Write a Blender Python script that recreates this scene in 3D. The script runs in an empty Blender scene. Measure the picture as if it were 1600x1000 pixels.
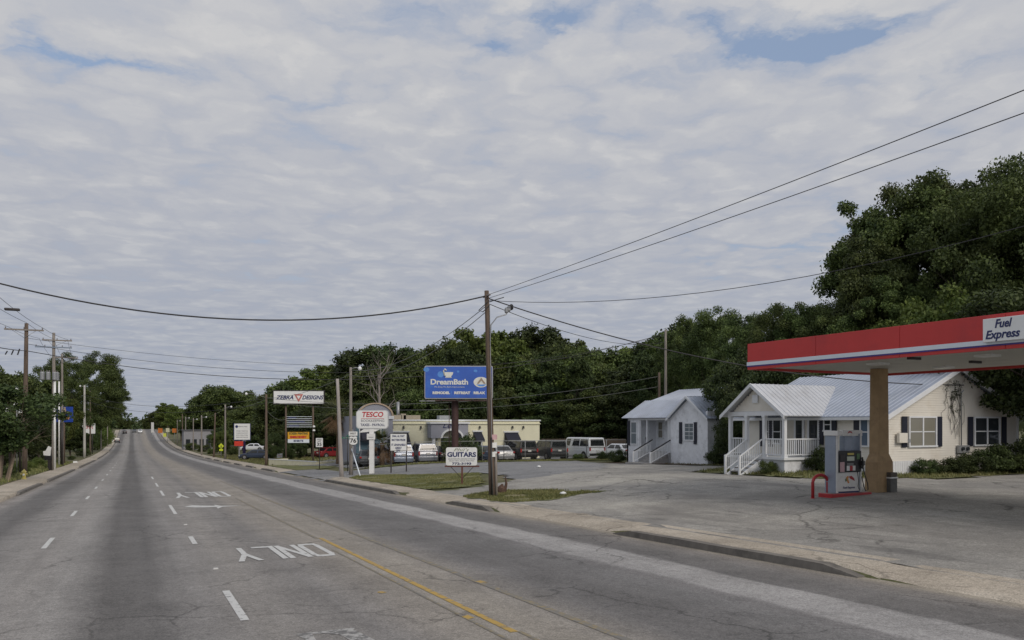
import bpy, bmesh, math, random
import numpy as np
from mathutils import Vector, Matrix
random.seed(7); RNG = np.random.default_rng(7)
SC = bpy.context.scene
COL = SC.collection
# ------------------------------------------------------------------ camera
# world axes: X = across the road to the right, Y = along the road, Z = up; the camera stands over the origin
FPX = 1250.0; CT, ST = 0.9032, 0.4292; EYE = 2.5
cam = bpy.data.cameras.new('camera'); camo = bpy.data.objects.new('camera', cam); COL.objects.link(camo)
camo.location = (0, 0, EYE); camo.rotation_euler = (math.radians(90), 0, -math.asin(ST))
cam.sensor_width = 36; cam.lens = 36*FPX/1600; cam.shift_y = 162/1600; cam.clip_end = 6000; cam.clip_start = .1
SC.camera = camo
# ------------------------------------------------------------------ light
SUN_EL, SUN_AZ = math.radians(34), math.radians(168)   # azimuth measured clockwise from +Y
world = bpy.data.worlds.new('World'); SC.world = world; world.use_nodes = True
def _cp(px, py):      # direction of a spot in the sky -> its place in the plane of the clouds
    x, y = (px-800)/FPX, (662-py)/FPX; l = math.sqrt(1+x*x+y*y); X, Y, Z = (x*CT+ST)/l, (-x*ST+CT)/l, y/l
    return X/(Z+.045), Y/(Z+.045)
HOLES = [(*_cp(1235, 45), .23, .30, (1, 0)), (*_cp(1440, 120), .26, .30, (.8, .5)), (*_cp(1330, 5), .24, .26, (1, 0)), (*_cp(1255, 385), .7, .30, (1.6, .4)), (*_cp(190, 95), .3, .16, (.42, -.9)), (*_cp(90, 65), .2, .14, (.6, -.9)), (*_cp(300, 75), .2, .14, (.8, 0)), (*_cp(815, 8), .22, .34, (.6, 0)), (*_cp(520, 150), .3, .18, (.5, -.9)), (1.9, -1.2, .9, .4, (1, 0)), (-1.4, .2, .8, .4, (1, 0)), (.2, -1.8, .9, .35, (1.3, 0))]
def build_world():
    nt = world.node_tree; N = nt.nodes; L = nt.links
    N.clear()
    out = N.new('ShaderNodeOutputWorld'); bg = N.new('ShaderNodeBackground'); bg.inputs[1].default_value = .1
    L.new(bg.outputs[0], out.inputs[0])
    sky = N.new('ShaderNodeTexSky'); sky.sky_type = 'NISHITA'; sky.sun_disc = False
    sky.sun_elevation = SUN_EL; sky.sun_rotation = SUN_AZ; sky.altitude = 50; sky.air_density = 1.2; sky.dust_density = 2.0
    tc = N.new('ShaderNodeTexCoord'); sep = N.new('ShaderNodeSeparateXYZ'); L.new(tc.outputs['Generated'], sep.inputs[0])
    def M(op, a, b=None, c=None):
        n = N.new('ShaderNodeMath'); n.operation = op
        for i, x in enumerate((a, b, c)):
            if x is None: continue
            if isinstance(x, (int, float)): n.inputs[i].default_value = x
            else: L.new(x, n.inputs[i])
        return n.outputs[0]
    zz = M('MAXIMUM', M('ADD', sep.outputs[2], .045), .02)
    px = M('DIVIDE', sep.outputs[0], zz); py = M('DIVIDE', sep.outputs[1], zz)
    cmb = N.new('ShaderNodeCombineXYZ'); L.new(px, cmb.inputs[0]); L.new(py, cmb.inputs[1])
    mp = N.new('ShaderNodeMapping'); mp.inputs['Rotation'].default_value = (0, 0, math.radians(-25)); L.new(cmb.outputs[0], mp.inputs[0])
    mp2 = N.new('ShaderNodeMapping'); mp2.inputs['Scale'].default_value = (1, 1.7, 1); L.new(mp.outputs[0], mp2.inputs[0])
    def noise(vec, s, d, r, w, dist=0):
        o_ = N.new('ShaderNodeVectorMath'); o_.operation = 'ADD'; o_.inputs[1].default_value = (w*7.3, w*3.1, 0); L.new(vec, o_.inputs[0])
        n = N.new('ShaderNodeTexNoise'); n.noise_dimensions = '2D'
        n.inputs['Scale'].default_value = s; n.inputs['Detail'].default_value = d; n.inputs['Roughness'].default_value = r
        n.inputs['Distortion'].default_value = dist
        L.new(o_.outputs[0], n.inputs['Vector']); return n.outputs[0]
    P0 = cmb.outputs[0]
    def ramp(x, stops, interp='LINEAR'):
        r = N.new('ShaderNodeValToRGB'); r.color_ramp.interpolation = interp
        el = r.color_ramp.elements
        el[0].position, el[0].color = stops[0][0], (*stops[0][1], 1); el[1].position, el[1].color = stops[-1][0], (*stops[-1][1], 1)
        for p, c in stops[1:-1]:
            e = el.new(p); e.color = (*c, 1)
        L.new(x, r.inputs[0]); return r.outputs[0]
    def V(op, a, b):
        n = N.new('ShaderNodeVectorMath'); n.operation = op
        for i, x in enumerate((a, b)):
            if isinstance(x, tuple): n.inputs[i].default_value = x
            else: L.new(x, n.inputs[i])
        return n
    wn = N.new('ShaderNodeTexNoise'); wn.noise_dimensions = '2D'; wn.inputs['Scale'].default_value = 2.2; wn.inputs['Detail'].default_value = 6; wn.inputs['Roughness'].default_value = .62; L.new(P0, wn.inputs['Vector'])
    wsub = V('SUBTRACT', wn.outputs['Color'], (.5, .5, .5)).outputs[0]
    wsc = N.new('ShaderNodeVectorMath'); wsc.operation = 'SCALE'; wsc.inputs['Scale'].default_value = .42; L.new(wsub, wsc.inputs[0])
    PW = V('ADD', P0, wsc.outputs[0]).outputs[0]
    def cells(scale, rnd):
        n = N.new('ShaderNodeTexVoronoi'); n.voronoi_dimensions = '2D'; n.feature = 'SMOOTH_F1'; n.inputs['Scale'].default_value = scale; n.inputs['Randomness'].default_value = rnd; n.inputs['Smoothness'].default_value = .5
        L.new(PW, n.inputs['Vector']); return n.outputs['Distance']
    c1 = M('SUBTRACT', 1, cells(4.0, 1)); c2 = M('SUBTRACT', 1, cells(9.5, 1))
    big = noise(mp.outputs[0], .9, 5, .55, 3.1, .5); fine = noise(PW, 9, 5, .6, 8.2, .3)
    puffs = M('ADD', M('MULTIPLY', c1, .50), M('ADD', M('MULTIPLY', c2, .27), M('MULTIPLY', fine, .36)))
    # places where the layer thins and blue shows, given in the plane of the clouds
    holes = None
    for hx, hy, rad, amt, asp in HOLES:
        dv = V('SUBTRACT', PW, (hx, hy, 0)).outputs[0]
        mpx = N.new('ShaderNodeMapping'); mpx.inputs['Rotation'].default_value = (0, 0, asp[1]); mpx.inputs['Scale'].default_value = (1/rad, 1/(rad*asp[0]), 1); L.new(dv, mpx.inputs[0])
        ln = N.new('ShaderNodeVectorMath'); ln.operation = 'LENGTH'; L.new(mpx.outputs[0], ln.inputs[0])
        f = M('MULTIPLY', M('MAXIMUM', M('SUBTRACT', 1, ln.outputs['Value']), 0), amt)
        holes = f if holes is None else M('ADD', holes, f)
    low = M('MULTIPLY', M('SUBTRACT', .40, sep.outputs[2]), .55)
    dens = M('SUBTRACT', M('ADD', M('ADD', M('MULTIPLY', big, .45), puffs), low), holes)
    mask = ramp(dens, [(.44, (.12,)*3), (.56, (.62,)*3), (.72, (.95,)*3), (.84, (1,)*3)], 'LINEAR')
    thick = M('ADD', M('MULTIPLY', puffs, .75), M('MULTIPLY', big, .30))
    cc = ramp(thick, [(.50, (4.4, 4.6, 5.15)), (.62, (4.72, 4.86, 5.28)), (.72, (5.05, 5.15, 5.45)), (.82, (5.5, 5.54, 5.72))], 'LINEAR')
    hz = ramp(sep.outputs[2], [(0, (.74, .78, .84)), (.10, (.81, .84, .89)), (.25, (.94, .945, .96)), (.42, (1.05, 1.04, 1.02)), (1, (1.25, 1.22, 1.18))])
    mul = N.new('ShaderNodeMix'); mul.data_type = 'RGBA'; mul.blend_type = 'MULTIPLY'; mul.inputs[0].default_value = 1
    L.new(cc, mul.inputs[6]); L.new(hz, mul.inputs[7])
    skb = N.new('ShaderNodeMix'); skb.data_type = 'RGBA'; skb.blend_type = 'MIX'; skb.inputs[0].default_value = .5
    L.new(sky.outputs[0], skb.inputs[6]); skb.inputs[7].default_value = (2.9, 3.9, 5.9, 1)
    mx = N.new('ShaderNodeMix'); mx.data_type = 'RGBA'; L.new(mask, mx.inputs[0])
    L.new(skb.outputs[2], mx.inputs[6]); L.new(mul.outputs[2], mx.inputs[7])
    L.new(mx.outputs[2], bg.inputs[0])
build_world()
sl = bpy.data.lights.new('sun', 'SUN'); sl.energy = 1.5; sl.angle = math.radians(24); sl.color = (1, .91, .80)
so = bpy.data.objects.new('sun', sl); COL.objects.link(so)
sd = Vector((math.sin(SUN_AZ)*math.cos(SUN_EL), math.cos(SUN_AZ)*math.cos(SUN_EL), math.sin(SUN_EL)))
so.rotation_euler = sd.to_track_quat('Z', 'Y').to_euler(); so.location = (0, -30, 40)
SC.view_settings.view_transform = 'Standard'; SC.view_settings.look = 'None'
SC.view_settings.exposure = .06; SC.view_settings.gamma = 1; SC.view_settings.use_curve_mapping = False

# ------------------------------------------------------------------ measured helpers
def W(px, py, z):
    x = (px-800)/FPX*z; y = (662-py)/FPX*z
    return Vector((x*CT+z*ST, -x*ST+z*CT, EYE+y))
def _interp(pts):
    xs = [p[0] for p in pts]; ys = [p[1] for p in pts]
    ms = [0]*len(xs)
    for i in range(len(xs)):
        a = max(i-1, 0); b = min(i+1, len(xs)-1); ms[i] = (ys[b]-ys[a])/(xs[b]-xs[a])
    def f(x):
        if x <= xs[0]: return ys[0]+ms[0]*(x-xs[0])
        if x >= xs[-1]: return ys[-1]
        i = 0
        while xs[i+1] < x: i += 1
        h = xs[i+1]-xs[i]; t = (x-xs[i])/h
        return (2*t**3-3*t*t+1)*ys[i]+(t**3-2*t*t+t)*h*ms[i]+(-2*t**3+3*t*t)*ys[i+1]+(t**3-t*t)*h*ms[i+1]
    return f
RD = _interp([(-40, 1.0), (0, 0), (50, -1.3), (100, -2.5), (150, -3.6), (200, -4.45), (250, -4.85), (300, -4.75), (350, -3.9), (400, -2.4), (430, -1.3), (460, -.75), (500, -.7), (560, -1.8), (700, -5), (1000, -9)])
LT = _interp([(-60, .3), (0, .02), (25, 0), (45, -.4), (60, -.85), (75, -1.15), (100, -1.9), (150, -3.3), (200, -4.25), (250, -4.6), (300, -4.5), (350, -3.7), (400, -2.2), (430, -1.1), (460, -.5), (500, -.5), (560, -1.6), (700, -4.8), (1000, -8.8)])
UL, UR = -5.45, 11.9
KERBS = [(10.3, 18.4), (26.6, 31.2), (38, 54.5), (76, 84), (90, 96), (101, 108), (113, 121), (126, 136), (141, 152), (157, 450)]
def sm(t):
    t = min(max(t, 0), 1); return t*t*(3-2*t)
def kerbness(v):
    return max(sm((v-a+.5)/.6)*sm((b+.5-v)/.6) for a, b in KERBS)
def H(u, v):
    if UL <= u <= UR: return RD(v)
    if u < UL:
        return RD(v)+.13+.02*min(-(u-UL), 12)
    e = sm((u-UR)/1.6)
    edge = RD(v)+.02+(.11*(kerbness(v)*(1-e)+e))
    t = sm((u-13.4)/11)
    bump = .12*sm((u-27)/4)*sm((v-21)/5)*sm((45-v)/8)
    return edge*(1-t)+LT(v)*t+bump
def spot(px, py):
    z = 4.0; k = (662-py)/FPX
    while z < 900:
        u = (px-800)/FPX*z*CT+z*ST; v = -(px-800)/FPX*z*ST+z*CT
        if EYE+k*z <= H(u, v):
            lo, hi = z-(.25+z*.004), z
            for _ in range(14):
                m = (lo+hi)/2; u = (px-800)/FPX*m*CT+m*ST; v = -(px-800)/FPX*m*ST+m*CT
                if EYE+k*m <= H(u, v): hi = m
                else: lo = m
            return Vector((u, v, H(u, v)))
        z += .25+z*.004
    raise ValueError((px, py))
def depth(p): return p[0]*ST+p[1]*CT
def gnd(u, v): return Vector((u, v, H(u, v)))

# ------------------------------------------------------------------ materials
MATS = {}
def mat(name, col, rough=.6, var=.12, scale=3.0, bump=0, metal=0, spec=.5, detail=5, dirt=None, dscale=1.2, stretch=None, coat=0, alpha=None):
    if name in MATS: return MATS[name]
    m = bpy.data.materials.new(name); m.use_nodes = True; nt = m.node_tree; N = nt.nodes; L = nt.links
    b = N['Principled BSDF']; b.inputs['Roughness'].default_value = rough; b.inputs['Metallic'].default_value = metal
    b.inputs['Specular IOR Level'].default_value = spec; b.inputs['Coat Weight'].default_value = coat
    tc = N.new('ShaderNodeTexCoord'); vec = tc.outputs['Object']
    if stretch:
        mp = N.new('ShaderNodeMapping'); mp.inputs['Scale'].default_value = stretch; L.new(vec, mp.inputs[0]); vec = mp.outputs[0]
    n = N.new('ShaderNodeTexNoise'); n.inputs['Scale'].default_value = scale; n.inputs['Detail'].default_value = detail; n.inputs['Roughness'].default_value = .65
    L.new(vec, n.inputs['Vector'])
    r = N.new('ShaderNodeValToRGB'); e = r.color_ramp.elements
    e[0].position = .3; e[1].position = .7
    e[0].color = (*[c*(1-var) for c in col], 1); e[1].color = (*[min(c*(1+var), 1) for c in col], 1)
    L.new(n.outputs[0], r.inputs[0]); c = r.outputs[0]
    if dirt:
        n2 = N.new('ShaderNodeTexNoise'); n2.inputs['Scale'].default_value = dscale; n2.inputs['Detail'].default_value = 8; n2.inputs['Roughness'].default_value = .7
        L.new(vec, n2.inputs['Vector'])
        r2 = N.new('ShaderNodeValToRGB'); r2.color_ramp.elements[0].position = .52; r2.color_ramp.elements[1].position = .72
        r2.color_ramp.elements[0].color = (0, 0, 0, 1); r2.color_ramp.elements[1].color = (.8, .8, .8, 1)
        L.new(n2.outputs[0], r2.inputs[0])
        mx = N.new('ShaderNodeMix'); mx.data_type = 'RGBA'; L.new(r2.outputs[0], mx.inputs[0]); L.new(c, mx.inputs[6]); mx.inputs[7].default_value = (*dirt, 1)
        c = mx.outputs[2]
    L.new(c, b.inputs['Base Color'])
    if bump:
        bp = N.new('ShaderNodeBump'); bp.inputs['Strength'].default_value = bump; bp.inputs['Distance'].default_value = .02
        n3 = N.new('ShaderNodeTexNoise'); n3.inputs['Scale'].default_value = scale*6; n3.inputs['Detail'].default_value = 4; L.new(vec, n3.inputs['Vector'])
        L.new(n3.outputs[0], bp.inputs['Height']); L.new(bp.outputs[0], b.inputs['Normal'])
    MATS[name] = m; return m
def ground_mat(name, cols, speck=60, patch=.25, cracks=True, crackscale=.35, crackw=.012, crackcol=.35, uramp=None, stain=None, bump=.35, rough=.9, streak=True, extra=None):
    """cols: list of (pos, rgb) mixed by large noise, or uramp: list of (u, rgb) across the road"""
    m = bpy.data.materials.new(name); m.use_nodes = True; nt = m.node_tree; N = nt.nodes; L = nt.links
    b = N['Principled BSDF']; b.inputs['Roughness'].default_value = rough; b.inputs['Specular IOR Level'].default_value = .25
    tc = N.new('ShaderNodeTexCoord'); P = tc.outputs['Object']
    def noise(s, d=5, r=.6, vec=None, dist=0, w=0):
        n = N.new('ShaderNodeTexNoise'); n.noise_dimensions = '4D'; n.inputs['W'].default_value = w
        n.inputs['Scale'].default_value = s; n.inputs['Detail'].default_value = d; n.inputs['Roughness'].default_value = r
        n.inputs['Distortion'].default_value = dist; L.new(vec or P, n.inputs['Vector']); return n.outputs[0]
    def ramp(x, stops, interp='LINEAR'):
        r = N.new('ShaderNodeValToRGB'); r.color_ramp.interpolation = interp; el = r.color_ramp.elements
        el[0].position = stops[0][0]; el[0].color = (*stops[0][1], 1); el[1].position = stops[-1][0]; el[1].color = (*stops[-1][1], 1)
        for p, c in stops[1:-1]:
            e = el.new(p); e.color = (*c, 1)
        L.new(x, r.inputs[0]); return r.outputs[0]
    def M(op, a, b=None):
        n = N.new('ShaderNodeMath'); n.operation = op
        for i, x in enumerate((a, b)):
            if x is None: continue
            if isinstance(x, (int, float)): n.inputs[i].default_value = x
            else: L.new(x, n.inputs[i])
        return n.outputs[0]
    def mix(bt, f, a, c):
        n = N.new('ShaderNodeMix'); n.data_type = 'RGBA'; n.blend_type = bt
        for i, x in ((0, f), (6, a), (7, c)):
            if isinstance(x, (int, float)): n.inputs[i].default_value = x
            elif isinstance(x, tuple): n.inputs[i].default_value = (*x, 1)
            else: L.new(x, n.inputs[i])
        return n.outputs[2]
    if uramp:
        sep = N.new('ShaderNodeSeparateXYZ'); L.new(P, sep.inputs[0])
        mpv = N.new('ShaderNodeMapping'); mpv.inputs['Scale'].default_value = (1, .22, 1); L.new(P, mpv.inputs[0])
        wob = M('MULTIPLY', M('SUBTRACT', noise(.9, 5, .6, mpv.outputs[0]), .5), .9)
        uu = M('ADD', sep.outputs[0], wob)
        t = M('DIVIDE', M('SUBTRACT', uu, UL), UR-UL)
        c = ramp(t, [((u-UL)/(UR-UL), col) for u, col in uramp])
    else:
        c = ramp(noise(patch, 6, .6, None, .3), cols)
    # middle-size mottling
    c = mix('MULTIPLY', 1, c, ramp(noise(1.1, 8, .68, None, .2, 2), [(.28, (.84,)*3), (.5, (1,)*3), (.74, (1.16,)*3)]))
    c = mix('MULTIPLY', 1, c, ramp(noise(9, 5, .7, None, 0, 3), [(.3, (.9,)*3), (.7, (1.1,)*3)]))
    c = mix('MULTIPLY', 1, c, ramp(noise(speck, 2, .8, None, 0, 4), [(.3, (.62,)*3), (.5, (1,)*3), (.72, (1.42,)*3)]))
    c = mix('MULTIPLY', 1, c, ramp(noise(speck*.36, 3, .85, None, 0, 14), [(.32, (.76,)*3), (.5, (1,)*3), (.70, (1.22,)*3)]))
    c = mix('MULTIPLY', 1, c, ramp(noise(.42, 7, .72, None, .6, 17), [(.34, (.84,)*3), (.5, (1,)*3), (.66, (1.10,)*3)]))
    if streak:
        mps = N.new('ShaderNodeMapping'); mps.inputs['Scale'].default_value = (2.2, .05, 1); L.new(P, mps.inputs[0])
        c = mix('MULTIPLY', 1, c, ramp(noise(1, 5, .6, mps.outputs[0], 0, 5), [(.3, (.88,)*3), (.7, (1.1,)*3)]))
    if stain:
        for s_, th, col in stain:
            f = ramp(noise(s_, 6, .62, None, .5, s_*7), [(th, (0,)*3), (th+.12, (.85,)*3)])
            c = mix('MIX', f, c, col)
    if cracks:
        wv = N.new('ShaderNodeVectorMath'); wv.operation = 'SCALE'; wv.inputs['Scale'].default_value = .9
        nn = N.new('ShaderNodeTexNoise'); nn.inputs['Scale'].default_value = .9; nn.inputs['Detail'].default_value = 6; nn.inputs['Roughness'].default_value = .65; L.new(P, nn.inputs['Vector'])
        L.new(nn.outputs['Color'], wv.inputs[0])
        ad = N.new('ShaderNodeVectorMath'); ad.operation = 'ADD'; L.new(P, ad.inputs[0]); L.new(wv.outputs[0], ad.inputs[1])
        for cs, w, mth in ((crackscale, crackw, .45), (crackscale*3.3, crackw*.8, .56)):
            vo = N.new('ShaderNodeTexVoronoi'); vo.feature = 'DISTANCE_TO_EDGE'; vo.inputs['Scale'].default_value = cs; L.new(ad.outputs[0], vo.inputs['Vector'])
            line = ramp(vo.outputs['Distance'], [(0, (.9,)*3), (w*cs*1.6, (.6,)*3), (w*cs*3.4, (0,)*3)])
            msk = ramp(noise(.35 if cs < 1 else .5, 3, .5, None, 0, cs), [(mth, (0,)*3), (mth+.1, (1,)*3)])
            f = mix('MULTIPLY', 1, line, msk)
            c = mix('MIX', f, c, mix('MULTIPLY', 1, c, (crackcol,)*3))
    if extra: c = extra(N, L, P, c, mix, ramp, noise, M)
    L.new(c, b.inputs['Base Color'])
    if bump:
        bp = N.new('ShaderNodeBump'); bp.inputs['Strength'].default_value = bump; bp.inputs['Distance'].default_value = .012
        L.new(noise(speck*.7, 3, .7, None, 0, 9), bp.inputs['Height']); L.new(bp.outputs[0], b.inputs['Normal'])
    return m
def leaf_mat(name, dark, light, trans=.25):
    m = bpy.data.materials.new(name); m.use_nodes = True; nt = m.node_tree; N = nt.nodes; L = nt.links
    b = N['Principled BSDF']; b.inputs['Roughness'].default_value = .55; b.inputs['Specular IOR Level'].default_value = .25
    geo = N.new('ShaderNodeNewGeometry'); oi = N.new('ShaderNodeObjectInfo'); tc = N.new('ShaderNodeTexCoord')
    n = N.new('ShaderNodeTexNoise'); n.inputs['Scale'].default_value = .45; n.inputs['Detail'].default_value = 3; L.new(tc.outputs['Object'], n.inputs['Vector'])
    add = N.new('ShaderNodeMath'); add.operation = 'MULTIPLY_ADD'; L.new(geo.outputs['Random Per Island'], add.inputs[0]); add.inputs[1].default_value = .45; L.new(n.outputs[0], add.inputs[2])
    r = N.new('ShaderNodeValToRGB'); e = r.color_ramp.elements; e[0].position = .4; e[1].position = .95
    e[0].color = (*dark, 1); e[1].color = (*light, 1); L.new(add.outputs[0], r.inputs[0])
    hs = N.new('ShaderNodeHueSaturation'); L.new(r.outputs[0], hs.inputs['Color'])
    mr = N.new('ShaderNodeMapRange'); mr.inputs[3].default_value = .75; mr.inputs[4].default_value = 1.3; L.new(oi.outputs['Random'], mr.inputs[0]); L.new(mr.outputs[0], hs.inputs['Value'])
    mh = N.new('ShaderNodeMapRange'); mh.inputs[3].default_value = .485; mh.inputs[4].default_value = .515; L.new(oi.outputs['Random'], mh.inputs[0]); L.new(mh.outputs[0], hs.inputs['Hue'])
    L.new(hs.outputs[0], b.inputs['Base Color'])
    tr = N.new('ShaderNodeBsdfTranslucent'); L.new(hs.outputs[0], tr.inputs[0])
    ms = N.new('ShaderNodeMixShader'); ms.inputs[0].default_value = trans; L.new(b.outputs[0], ms.inputs[1]); L.new(tr.outputs[0], ms.inputs[2])
    L.new(ms.outputs[0], N['Material Output'].inputs[0]); return m
def glass_mat(name, col=(.03, .035, .04), rough=.06):
    m = bpy.data.materials.new(name); m.use_nodes = True; b = m.node_tree.nodes['Principled BSDF']
    b.inputs['Base Color'].default_value = (*col, 1); b.inputs['Roughness'].default_value = rough; b.inputs['Specular IOR Level'].default_value = .6
    return m
GLASS = glass_mat('dark_window_glass'); GLASS_LIT = glass_mat('curtained_glass', (.22, .21, .17), .12); CGLASS = glass_mat('car_glass', (.015, .018, .02), .05)

# ------------------------------------------------------------------ mesh builder
class MB:
    def __init__(s): s.v = []; s.f = []; s.m = []
    def add(s, vs, fs, mi=0):
        o = len(s.v); s.v += [tuple(x) for x in vs]; s.f += [tuple(i+o for i in f) for f in fs]; s.m += [mi]*len(fs); return s
    def box(s, c, d, rz=0, mi=0, rot=None, taper=1):
        x, y, z = d[0]/2, d[1]/2, d[2]/2; vs = []
        R = rot if rot is not None else Matrix.Rotation(rz, 3, 'Z')
        for dz in (-1, 1):
            k = taper if dz > 0 else 1
            for a, b in ((-1, -1), (1, -1), (1, 1), (-1, 1)): vs.append(Vector(c)+R@Vector((a*x*k, b*y*k, dz*z)))
        return s.add(vs, [(3, 2, 1, 0), (4, 5, 6, 7), (0, 1, 5, 4), (1, 2, 6, 5), (2, 3, 7, 6), (3, 0, 4, 7)], mi)
    def tube(s, pts, rads, n=8, mi=0, cap=True):
        pts = [Vector(p) for p in pts]
        if isinstance(rads, (int, float)): rads = [rads]*len(pts)
        rings = []; up0 = None
        for i, p in enumerate(pts):
            d = (pts[min(i+1, len(pts)-1)]-pts[max(i-1, 0)]).normalized()
            a = d.cross(Vector((0, 0, 1)) if abs(d.z) < .95 else Vector((0, 1, 0))).normalized(); b = d.cross(a)
            rings.append([p+(a*math.cos(2*math.pi*k/n)+b*math.sin(2*math.pi*k/n))*rads[i] for k in range(n)])
        vs = [q for r in rings for q in r]; fs = []
        for i in range(len(pts)-1):
            for k in range(n): fs.append((i*n+k, i*n+(k+1) % n, (i+1)*n+(k+1) % n, (i+1)*n+k))
        if cap: fs.append(tuple(range(n-1, -1, -1))); fs.append(tuple((len(pts)-1)*n+k for k in range(n)))
        return s.add(vs, fs, mi)
    def prism(s, poly, axis, a, b, mi=0):
        """poly: list of 2D points; axis 'x','y','z' extruded from a to b"""
        n = len(poly)
        def P(q, t): return {'x': (t, q[0], q[1]), 'y': (q[0], t, q[1]), 'z': (q[0], q[1], t)}[axis]
        vs = [P(q, a) for q in poly]+[P(q, b) for q in poly]
        fs = [tuple(range(n-1, -1, -1)), tuple(range(n, 2*n))]+[(i, (i+1) % n, n+(i+1) % n, n+i) for i in range(n)]
        return s.add(vs, fs, mi)
    def slab(s, quad, t, mi=0):
        """a plate from 4 corners, thickness t below along its normal"""
        q = [Vector(p) for p in quad]; nrm = (q[1]-q[0]).cross(q[3]-q[0]).normalized()
        return s.add(q+[p-nrm*t for p in q], [(0, 1, 2, 3), (7, 6, 5, 4), (0, 4, 5, 1), (1, 5, 6, 2), (2, 6, 7, 3), (3, 7, 4, 0)], mi)
    def lathe(s, prof, c=(0, 0, 0), n=16, mi=0):
        vs = [(c[0]+r*math.cos(2*math.pi*k/n), c[1]+r*math.sin(2*math.pi*k/n), c[2]+z) for r, z in prof for k in range(n)]; m = len(prof)
        fs = [(i*n+k, i*n+(k+1) % n, (i+1)*n+(k+1) % n, (i+1)*n+k) for i in range(m-1) for k in range(n)]
        fs += [tuple(range(n-1, -1, -1)), tuple((m-1)*n+k for k in range(n))]
        return s.add(vs, fs, mi)
    def build(s, name, mats, parent=None, smooth=False, bevel=0, kind=None, loc=None, rz=None):
        me = bpy.data.meshes.new(name); me.from_pydata(s.v, [], s.f)
        if not isinstance(mats, (list, tuple)): mats = [mats]
        for m in mats: me.materials.append(m)
        if len(mats) > 1: me.polygons.foreach_set('material_index', s.m)
        bm = bmesh.new(); bm.from_mesh(me); bmesh.ops.recalc_face_normals(bm, faces=bm.faces); bm.to_mesh(me); bm.free()
        if smooth: me.polygons.foreach_set('use_smooth', [True]*len(me.polygons))
        o = bpy.data.objects.new(name, me); COL.objects.link(o)
        if parent: o.parent = parent
        if bevel:
            b = o.modifiers.new('bevel', 'BEVEL'); b.width = bevel; b.segments = 2; b.limit_method = 'ANGLE'
        if kind: o['kind'] = kind
        if loc is not None: o.location = loc
        if rz is not None: o.rotation_euler.z = rz
        return o
def tag(o, label=None, cat=None, group=None, kind=None):
    if label: o['label'] = label
    if cat: o['category'] = cat
    if group: o['group'] = group
    if kind: o['kind'] = kind
    return o
def thing(name, label, cat, loc=(0, 0, 0), rz=0, group=None):
    o = bpy.data.objects.new(name, None); COL.objects.link(o); o.location = loc; o.rotation_euler = (0, 0, rz)
    o.empty_display_size = .3
    return tag(o, label, cat, group)
def copy_tree(o, parent=None):
    c = o.copy(); COL.objects.link(c); c.parent = parent
    for ch in o.children: copy_tree(ch, c)
    return c
def box(name, m, c, d, parent=None, rz=0, bevel=0, kind=None): return MB().box(c, d, rz).build(name, m, parent, bevel=bevel, kind=kind)
def tube(name, m, pts, r, parent=None, n=8, smooth=True): return MB().tube(pts, r, n).build(name, m, parent, smooth=smooth)
def face_mesh(me_name, vs, fs, mats, parent=None, kind=None, smooth=False):
    me = bpy.data.meshes.new(me_name); me.from_pydata([tuple(v) for v in vs], [], fs); me.update()
    for m in (mats if isinstance(mats, (list, tuple)) else [mats]): me.materials.append(m)
    if smooth: me.polygons.foreach_set('use_smooth', [True]*len(me.polygons))
    o = bpy.data.objects.new(me_name, me); COL.objects.link(o)
    if parent: o.parent = parent
    if kind: o['kind'] = kind
    return o
def text(s, size, loc, parent, m, rx=math.radians(90), rz=0, shear=0, bold=0, ext=.006, width=None, spacing=1, align='CENTER', name='lettering', scaley=1):
    """flat lettering standing on the local XZ plane, facing local -Y"""
    cu = bpy.data.curves.new('t', 'FONT'); cu.body = s; cu.size = size; cu.shear = shear; cu.offset = bold; cu.extrude = ext
    cu.align_x = align; cu.align_y = 'CENTER'; cu.space_character = spacing; cu.resolution_u = 3
    t = bpy.data.objects.new('t', cu); COL.objects.link(t)
    me = bpy.data.meshes.new_from_object(t); bpy.data.objects.remove(t)
    if not me.vertices: return None
    xs = [v.co.x for v in me.vertices]; w = max(xs)-min(xs)
    k = width/w if width and w > 0 else 1
    cx = (max(xs)+min(xs))/2 if align == 'CENTER' else 0
    for v in me.vertices: v.co.x = (v.co.x-cx)*k; v.co.y *= scaley
    me.materials.clear(); me.materials.append(m)
    o = bpy.data.objects.new(name, me); COL.objects.link(o); o.parent = parent; o.location = loc; o.rotation_euler = (rx, 0, rz)
    return o
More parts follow.
